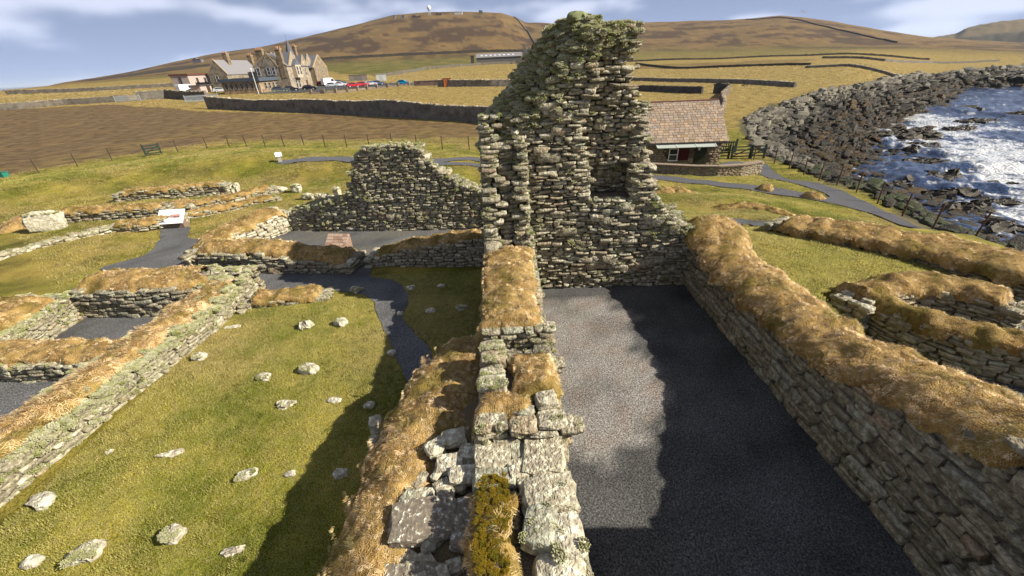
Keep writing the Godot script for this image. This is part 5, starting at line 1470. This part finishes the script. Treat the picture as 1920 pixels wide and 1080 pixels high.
		solid("door", t, M.paint, e[6] * .8, Vector3(0, e[5] * .45, e[4] * .25 + .02), Vector3(e[4] * .4, e[5] * .8, .06))
func vehicle(kind: String, label: String, x: float, z: float, turn: float, c: Color) -> void:
	var v := thing("parked_" + kind, label, kind, on_land(x, z), turn, "vehicles parked at the hotel")
	var van := kind == "van"
	var L := 5.4 if van else 4.2
	var H := 2.4 if van else 1.5
	var b := MB.new()
	var prof := [Vector2(-L / 2, .35), Vector2(L / 2, .35), Vector2(L / 2, .85), Vector2(L / 2 - .15, 1.1), Vector2(L * .3, 1.25), Vector2(L * .17, H - .15), Vector2(L * .1, H), Vector2(-L / 2 + .15, H), Vector2(-L / 2, H - .2)] if van else [Vector2(-L / 2, .35), Vector2(L / 2, .35), Vector2(L / 2, .7), Vector2(L / 2 - .1, .82), Vector2(L * .22, .95), Vector2(L * .06, H - .06), Vector2(-.1, H), Vector2(-L * .3, H - .05), Vector2(-L * .46, .98), Vector2(-L / 2, .85)]
	b.prism(prof, -.88, .88, c)
	put("body", b.mesh(), M.gloss, v)
	b = MB.new()
	var gl := [Vector2(L * .27, 1.3), Vector2(L * .17, H - .3), Vector2(L * .02, H - .3), Vector2(L * .02, 1.3)] if van else [Vector2(L * .18, .98), Vector2(L * .05, H - .12), Vector2(-L * .28, H - .12), Vector2(-L * .4, .98)]
	b.prism(gl, -.895, .895, Color(.02, .024, .03))
	put("window", b.mesh(), M.glass, v)
	b = MB.new()
	b.box(Vector3(L * (.235 if van else .12), (1.68 if van else 1.2), 0), Vector3(.03, .75 if van else .58, 1.5), Color.WHITE, Basis(Vector3.BACK, .62 if van else .98))
	put("windscreen", b.mesh(), M.glass, v)
	for s in [[L * .31, .84], [L * .31, -.84], [-L * .31, .84], [-L * .31, -.84]]:
		b = MB.new()
		b.rod(Vector3(0, 0, -.1), Vector3(0, 0, .1), .34, .34, 10, Color(.015, .015, .015))
		var o := put("wheel", b.mesh(), M.flat, v, Transform3D(Basis(), Vector3(s[0], .34, s[1])))
		b = MB.new()
		b.rod(Vector3(0, 0, -.11), Vector3(0, 0, .11), .2, .2, 8, Color(.4, .4, .42))
		put("rim", b.mesh(), M.flat, o)
	for s in [-.6, .6]: solid("headlight", v, M.gloss, Color(.6, .6, .6), Vector3(L / 2 - .02, .78, s), Vector3(.08, .16, .3))

# ---------------------------------------------------------------- field walls, hilltop, far things
func field_wall(label: String, pts: Array, h: float, th := .6, c := Color(.40, .36, .30), steps := false) -> void:
	var path := Path2.new(pts)
	var mid := path.at(path.length() / 2)
	var w := thing("field_wall", label, "wall", on_land(mid.x, mid.y))
	w.set_meta("kind", "thing")
	var b := MB.new(); var cap := MB.new()
	var L := path.length()
	var step := clampf(L / 140, .5, 5.0)
	var k := maxi(int(L / step), 2)
	var dist := mid.length()
	for i in k:
		var q := []
		for e in [L * i / k, L * (i + 1) / k]:
			var p := path.at(e); var d := path.soft(e); var n := Vector2(-d.y, d.x) * th / 2
			var y := land(p.x, p.y)
			var hh := h * (1 + .12 * n1.get_noise_1d(e * .35 + pts[0][0]) + .14 * n1.get_noise_1d(e * 1.7 + 9)) if not steps else h * (1 + .16 * floorf(n1.get_noise_1d(e * .035 + pts[0][0]) * 3) / 3)
			for u in [-1, 1]: q.append(Vector3(p.x + n.x * u, y - .3, p.y + n.y * u)); q.append(Vector3(p.x + n.x * u, y + hh, p.y + n.y * u))
		var cc := c * R(.94, 1.06)
		b.quad(q[4], q[5], q[1], q[0], cc); b.quad(q[2], q[3], q[7], q[6], cc); b.quad(q[5], q[7], q[3], q[1], cc)
		if i == 0: b.quad(q[0], q[1], q[3], q[2], cc)
		if i == k - 1: b.quad(q[6], q[7], q[5], q[4], cc)
	put("walling", b.mesh(), M.wallfar, w, Transform3D(Basis(), -w.position))
	if dist < 240:
		var ts := []; var cs := []
		var s := 0.0
		while s < L:
			var p := path.at(s)
			var z := R(.3, .55)
			ts.append(Transform3D(Basis(Vector3.UP, R(0, TAU)) * Basis.from_scale(Vector3(z * 1.5, z * .7, z)), Vector3(p.x, land(p.x, p.y) + h * (1 if not steps else 1 + .16 * floorf(n1.get_noise_1d(s * .035 + pts[0][0]) * 3) / 3), p.y) - w.position))
			cs.append(c * R(.9, 1.9))
			s += .45
		copies("cope_stones", blocks[1], M.stone, w, ts, cs)
func make_far() -> void:
	field_wall("high dark garden wall stepping down across the ploughed field's far side", [[-66, -99], [-57.4, -96.1], [-35.5, -84.4], [-23.2, -77.1], [-12.2, -67.7], [-2.1, -60], [2, -56]], 2.4, .7, Color(.34, .30, .25), true)
	field_wall("low wall along the far left edge of the ploughed field", [[-118, -98], [-113.7, -101], [-111, -113], [-99, -118.5]], 1.3, .6, Color(.24, .21, .17))
	field_wall("dark wall in front of the white van and the service building", [[-97, -119], [-92, -123], [-77, -116.4]], 2.0, .7, Color(.28, .25, .21))
	field_wall("thin distant wall crossing the left-hand pasture", [[-175, -160], [-150, -170], [-128, -185], [-112, -178]], 1.2, .6, Color(.24, .21, .17))
	field_wall("dark straight wall behind the orange container", [[-20, -138], [-3.6, -134], [8, -134], [24, -136]], 1.8, .6)
	field_wall("long dark wall above the cottage roof", [[42, -158], [48.7, -152.2], [57.9, -135], [66, -119.7], [67.3, -101.3]], .95, .7)
	field_wall("yard wall with a gap behind the cottage", [[30, -118], [38.6, -115.4], [46, -101.5]], 1.35, .6, Color(.17, .155, .14))
	field_wall("short yard wall right of the gap behind the cottage", [[47.6, -99.6], [50.5, -98.6]], 1.9, .6, Color(.16, .145, .13))
	field_wall("side wall of the yard running back from the cottage's right gable", [[50.5, -98.4], [42, -84], [35.8, -70.2], [28, -56]], 1.5, .6, Color(.28, .23, .19))
	field_wall("first distant wall across the right-hand fields", [[84, -285], [88, -213.4], [128, -200.9], [130, -190]], .9, .7, Color(.17, .15, .11))
	field_wall("dark upper field wall right of the gable", [[60, -330], [96.8, -319], [150, -305], [194.9, -297], [240, -282], [262, -276]], 1.0, .8)
	field_wall("longest dark field wall reaching the shore on the right", [[174, -246], [189, -222.8], [235, -245], [284.8, -256.6]], 1.0, .8)
	field_wall("broken dark wall in the near right-hand field", [[118, -175], [129.6, -168], [132, -152], [130, -143.5]], .75, .8)
	field_wall("wall climbing straight up the hill behind the gable", [[47, -560], [47, -590], [46.4, -793], [36, -900], [30, -1000]], 1.7, 1.2, Color(.25, .21, .16))
	field_wall("wall winding up the rounded hill on the right", [[455, -528], [496.8, -613.6], [527.4, -769.7], [560, -900], [572.8, -960], [545, -1050]], 1.8, 1.2, Color(.25, .21, .16))
	field_wall("pale wall along the lower edge of the green hill pasture", [[-57, -209], [-50, -250], [-46.5, -281.5], [-30, -300], [-15.2, -318.7], [15.6, -336]], 1.5, .7, Color(.25, .22, .17))
	field_wall("wall at the foot of the heather hill", [[-240, -470], [-177, -479], [-100, -490], [-23, -500], [60, -505]], 2.4, 1.0, Color(.16, .14, .11))
	# car park wall: low rubble wall with square piers
	var cw := thing("car_park_wall", "low stone wall with square piers edging the car park", "wall", on_land(-38, -139))
	cw.set_meta("kind", "thing")
	var path := Path2.new([[-55, -128], [-49.3, -129], [-45.7, -132], [-40.2, -139], [-28.1, -145.5], [-20, -143]])
	var s := 0.0
	while s < path.length():
		var p := path.at(s)
		var y := land(p.x, p.y)
		solid("pier", cw, M.wallfar, Color(.36, .28, .22), Vector3(p.x, y + .5, p.y) - cw.position, Vector3(.8, 1.4, .8))
		if s + 3.4 < path.length():
			var q := path.at(s + 3.4)
			var m := (p + q) / 2
			solid("rail_wall", cw, M.wallfar, Color(.40, .32, .26), Vector3(m.x, land(m.x, m.y) + .15, m.y) - cw.position, Vector3(3.4, .75, .4), Basis(Vector3.UP, -atan2(q.y - p.y, q.x - p.x)))
		s += 3.4
	var pw := thing("pink_wall", "low pink wall beside the orange container", "wall", on_land(-23, -142))
	pw.set_meta("kind", "thing")
	solid("walling", pw, M.wallfar, Color(.38, .27, .23), Vector3(0, .6, 0), Vector3(10, 1.6, .5))
	solid("coping", pw, M.paint, Color(.42, .33, .28), Vector3(0, 1.45, 0), Vector3(10.1, .14, .7))
	# farm and ruined house under the hill
	var f := thing("farmhouse", "long low farm steading with a pale roof under the hill", "building", on_land(-2, -352))
	solid("wall", f, M.paint, Color(.25, .23, .2), Vector3(0, 1.6, 0), Vector3(34, 4.5, 8))
	var b := MB.new()
	b.prism([Vector2(-4.4, 3.7), Vector2(4.4, 3.7), Vector2(0, 6.4)], -17.4, 17.4, Color(.30, .29, .30), Transform3D(Basis(Vector3.UP, PI / 2)))
	put("roof", b.mesh(), M.paint, f)
	for k in 8: solid("roof_light", f, M.flat, Color(.55, .56, .57), Vector3(-13 + k * 3.4, 5.0, 2.4), Vector3(1.6, .1, 1.2), Basis(Vector3.RIGHT, .55))
	f = thing("ruined_hall", "tall grey castellated house beside the steading", "building", on_land(22, -340))
	solid("wall", f, M.paint, Color(.20, .20, .21), Vector3(0, 4.2, 0), Vector3(12, 9.4, 8))
	for k in 4: solid("battlement", f, M.paint, Color(.20, .20, .21), Vector3(-5 + k * 3.3, 9.4, 3.4), Vector3(1.4, 1.2, 1.0))
	for k in 2: solid("chimney", f, M.paint, Color(.24, .22, .2), Vector3(-5 + k * 9, 10.6, -2), Vector3(1.2, 4, 1.2))
	for k in 4: window(f, Vector3(-4.4 + k * 2.9, 5.6, 4.0), 1.1, 2.2, Basis(), Color(.3, .3, .3))
	field_wall("dark yard wall below the castellated house", [[10, -330], [30, -328]], 3.0, .8)
	b = MB.new()
	f = thing("stone_pillar", "dark square pillar beside the hill pasture wall", "pillar", on_land(-20, -316))
	b.box(Vector3(0, 2.6, 0), Vector3(2.2, 6.0, 2.2), Color(.12, .11, .09)); b.box(Vector3(0, 5.7, 0), Vector3(2.6, .4, 2.6), Color(.12, .11, .09))
	put("shaft", b.mesh(), M.paint, f)
	# radar station on the hilltop
	var top := func(x, z): return on_land(x, z)
	var r := thing("radar_dome", "white radar dome on a lattice tower on the hilltop", "radar", top.call(-132, -912))
	b = MB.new()
	for k in 4:
		var a := k * PI / 2 + .4
		b.rod(Vector3(cos(a) * 2.4, -2, sin(a) * 2.4), Vector3(cos(a) * 2.0, 7.6, sin(a) * 2.0), .35, .3, 5, Color(.35, .38, .42))
		b.rod(Vector3(cos(a) * 2.3, 2, sin(a) * 2.3), Vector3(cos(a + PI / 2) * 2.1, 6, sin(a + PI / 2) * 2.1), .2, .2, 4, Color(.35, .38, .42))
	b.rod(Vector3(0, 7.4, 0), Vector3(0, 8.0, 0), 3.0, 3.0, 10, Color(.4, .42, .45))
	put("tower", b.mesh(), M.flat, r)
	var sp := SphereMesh.new()
	sp.radius = 3.7; sp.height = 7.4; sp.radial_segments = 20; sp.rings = 12
	put("dome", sp, plain(Color(.8, .8, .8), .5), r, Transform3D(Basis(), Vector3(0, 11, 0)))
	for e in [["long brown hut right of the radar dome", -114, -908, 12, 2.6, Color(.2, .15, .12)], ["white radio station building on the hilltop", -78, -918, 15, 3.4, Color(.75, .75, .75)], ["dark square blockhouse at the right end of the hilltop", -36, -928, 7, 5.5, Color(.2, .22, .18)], ["grey hut with an aerial left of the radar dome", -176, -884, 5, 3.4, Color(.2, .22, .25)], ["small dark hut leftmost on the hilltop", -193, -884, 3.4, 4.4, Color(.22, .22, .22)], ["flat dark bunker below the hilltop masts", -152, -880, 16, 1.4, Color(.15, .1, .08)], ["tiny cluster of ruins on the left skyline", -400, -614, 11, 4.0, Color(.2, .19, .2)]]:
		var p: Vector3 = top.call(e[1], e[2])
		var t := thing("hilltop_building", e[0], "building", p)
		solid("wall", t, M.paint, e[5], Vector3(0, e[4] / 2 - .5, 0), Vector3(e[3], e[4] + 1, 6))
		solid("flat_roof", t, M.paint, e[5] * .8, Vector3(0, e[4] + .1, 0), Vector3(e[3] + .6, .4, 6.6))
		if e[3] > 6:
			solid("annex", t, M.paint, e[5], Vector3(-e[3] * .2, e[4] + 1.0, 0), Vector3(e[3] * .3, 1.6, 4))
	for e in [["thin radio mast right of the leftmost huts", -152, -890, 9.0], ["radio mast above the white station building", -78, -920, 12.0], ["twin-armed aerial beside the grey hut", -180, -886, 9.0]]:
		var t := thing("radio_mast", e[0], "mast", top.call(e[1], e[2]))
		b = MB.new()
		b.rod(Vector3(0, -1, 0), Vector3(0, e[3], 0), .3, .15, 5, Color(.25, .27, .3))
		put("pole", b.mesh(), M.flat, t)
		for k in 3: solid("arm", t, M.flat, Color(.25, .27, .3), Vector3(0, e[3] * (.5 + .2 * k), 0), Vector3(2.4 - .5 * k, .2, .2))
	# far headland across the bay
	var v := PackedVector3Array(); var c := PackedColorArray()
	var w := 70; var rows := 24
	for j in rows:
		for i in w:
			var az := deg_to_rad(41.0 + i * .22)
			var dr := float(rows - 1 - j) / (rows - 1)
			var rr := 2150 + 700 * dr
			var el := table([[41, .0], [42.8, .55], [44.0, .75], [44.6, .8], [45.05, 1.2], [46.5, 1.5], [48.3, 1.6], [52, 1.75], [56.5, 1.5]], rad_to_deg(az))
			var y := lerpf(-9.0, 7 + 2600 * tan(deg_to_rad(el)), ss(.0, .18, dr) * (.45 + .55 * ss(.1, .75, dr)))
			if dr > .8: y -= (dr - .8) * 200
			y += nf.get_noise_2d(az * 120, rr * .01) * 5
			v.append(Vector3(sin(az) * rr, y, -cos(az) * rr))
			c.append(Color(.12, .10, .085).lerp(Color(.27, .20, .12), ss(.14, .3, dr + .1 * nf.get_noise_2d(az * 60, rr * .02))))
	setting("headland", grid_mesh(v, c, w, rows), M.ground)
	# cliff of an old quarry on the left hillside and an aircraft coming in
	var pl := thing("aircraft", "tiny aircraft low in the sky over the rounded hill", "aircraft", Vector3(808, 97.6, -1263), .5)
	b = MB.new()
	b.rod(Vector3(-7, 0, 0), Vector3(5, 0, 0), 1.0, 1.3, 8, Color(.25, .27, .3)); b.rod(Vector3(5, 0, 0), Vector3(8.5, -.2, 0), 1.3, .3, 8, Color(.25, .27, .3)); b.rod(Vector3(-11, .6, 0), Vector3(-7, 0, 0), .3, 1.0, 8, Color(.25, .27, .3))
	put("fuselage", b.mesh(), M.flat, pl)
	solid("wing", pl, M.flat, Color(.25, .27, .3), Vector3(.5, .9, 0), Vector3(2.6, .3, 22))
	solid("tail_fin", pl, M.flat, Color(.25, .27, .3), Vector3(-10, 2.0, 0), Vector3(2.2, 3.4, .3))
	solid("tailplane", pl, M.flat, Color(.25, .27, .3), Vector3(-10, 3.4, 0), Vector3(1.8, .25, 7))

func _ready() -> void:
	rng.seed = 20240
	n1.noise_type = FastNoiseLite.TYPE_SIMPLEX_SMOOTH; n1.frequency = 1.0; n1.fractal_type = FastNoiseLite.FRACTAL_NONE; n1.seed = 11
	nf.noise_type = FastNoiseLite.TYPE_SIMPLEX_SMOOTH; nf.frequency = 1.0; nf.fractal_type = FastNoiseLite.FRACTAL_FBM; nf.fractal_octaves = 4; nf.seed = 5
	var cam := Camera3D.new()
	cam.fov = rad_to_deg(2 * atan(540.0 / 747.0))
	cam.near = .05; cam.far = 60000
	cam.transform = Transform3D(Basis(Vector3.RIGHT, deg_to_rad(-29.3)) * Basis(Vector3.BACK, deg_to_rad(-2.6)), EYE)
	add_child(cam)
	cam.current = true
	var env := Environment.new()
	env.background_mode = Environment.BG_SKY
	env.tonemap_mode = Environment.TONE_MAPPER_LINEAR
	env.tonemap_exposure = 2.0
	env.sdfgi_enabled = true; env.ssao_enabled = true; env.ssil_enabled = true
	env.sky = make_sky()
	env.fog_enabled = true; env.fog_density = .00006; env.fog_light_color = Color(.80, .86, .95)
	var we := WorldEnvironment.new()
	we.environment = env
	add_child(we)
	var sun := DirectionalLight3D.new()
	sun.light_energy = 1.6
	sun.light_color = Color(1, .965, .895)
	sun.light_angular_distance = .55
	sun.shadow_enabled = true
	add_child(sun)
	sun.transform = Transform3D().looking_at(Vector3(-1, -.68, -.19), Vector3.UP)
	var t0 := Time.get_ticks_msec()
	make_materials(); make_kit(); make_near()
	make_land(); print("land ", Time.get_ticks_msec() - t0)
	make_sea(); make_paths(); print("sea, paths ", Time.get_ticks_msec() - t0)
	make_gable(); make_side_wall(); make_right_wall(); make_bank(); print("house ", Time.get_ticks_msec() - t0)
	make_ruins(); make_lawn_stones(); make_site(); make_shore(); print("ruins, shore ", Time.get_ticks_msec() - t0)
	make_cottage(); make_hotel(); make_far(); make_grass(); print("buildings, grass ", Time.get_ticks_msec() - t0)

func make_sky() -> Sky:
	var sm := ProceduralSkyMaterial.new()
	sm.sky_top_color = Color(.31, .345, .42)
	sm.sky_horizon_color = Color(.50, .555, .67)
	sm.sky_curve = .12
	sm.ground_horizon_color = Color(.45, .5, .55)
	sm.ground_bottom_color = Color(.2, .2, .2)
	sm.sun_angle_max = 1.0
	sm.sky_energy_multiplier = 1.0
	var img := Image.create(1024, 512, false, Image.FORMAT_RGBA8)
	var cn := FastNoiseLite.new()
	cn.noise_type = FastNoiseLite.TYPE_SIMPLEX_SMOOTH; cn.frequency = 1.0; cn.fractal_type = FastNoiseLite.FRACTAL_FBM; cn.fractal_octaves = 6; cn.seed = 3
	for y in 256:
		var el := (.5 - (y + .5) / 512.0) * PI
		for x in 1024:
			var az := (x + .5) / 1024.0 * TAU
			var d := Vector3(cos(az) * cos(el), sin(el), sin(az) * cos(el))
			var k := 1.0 / (d.y + .16)
			var a := cn.get_noise_3d(d.x * k * .55, d.y * 9.0, d.z * k * .55)
			var b := cn.get_noise_3d(d.x * 3.0 + 9, d.y * 12.0, d.z * 3.0)
			var al := ss(-.10, .30, a + b * .5)
			img.set_pixel(x, y, Color(1, .985, .97, al))
	sm.sky_cover = ImageTexture.create_from_image(img)
	sm.sky_cover_modulate = Color(.55, .55, .56, .8)
	var s := Sky.new()
	s.sky_material = sm
	return s
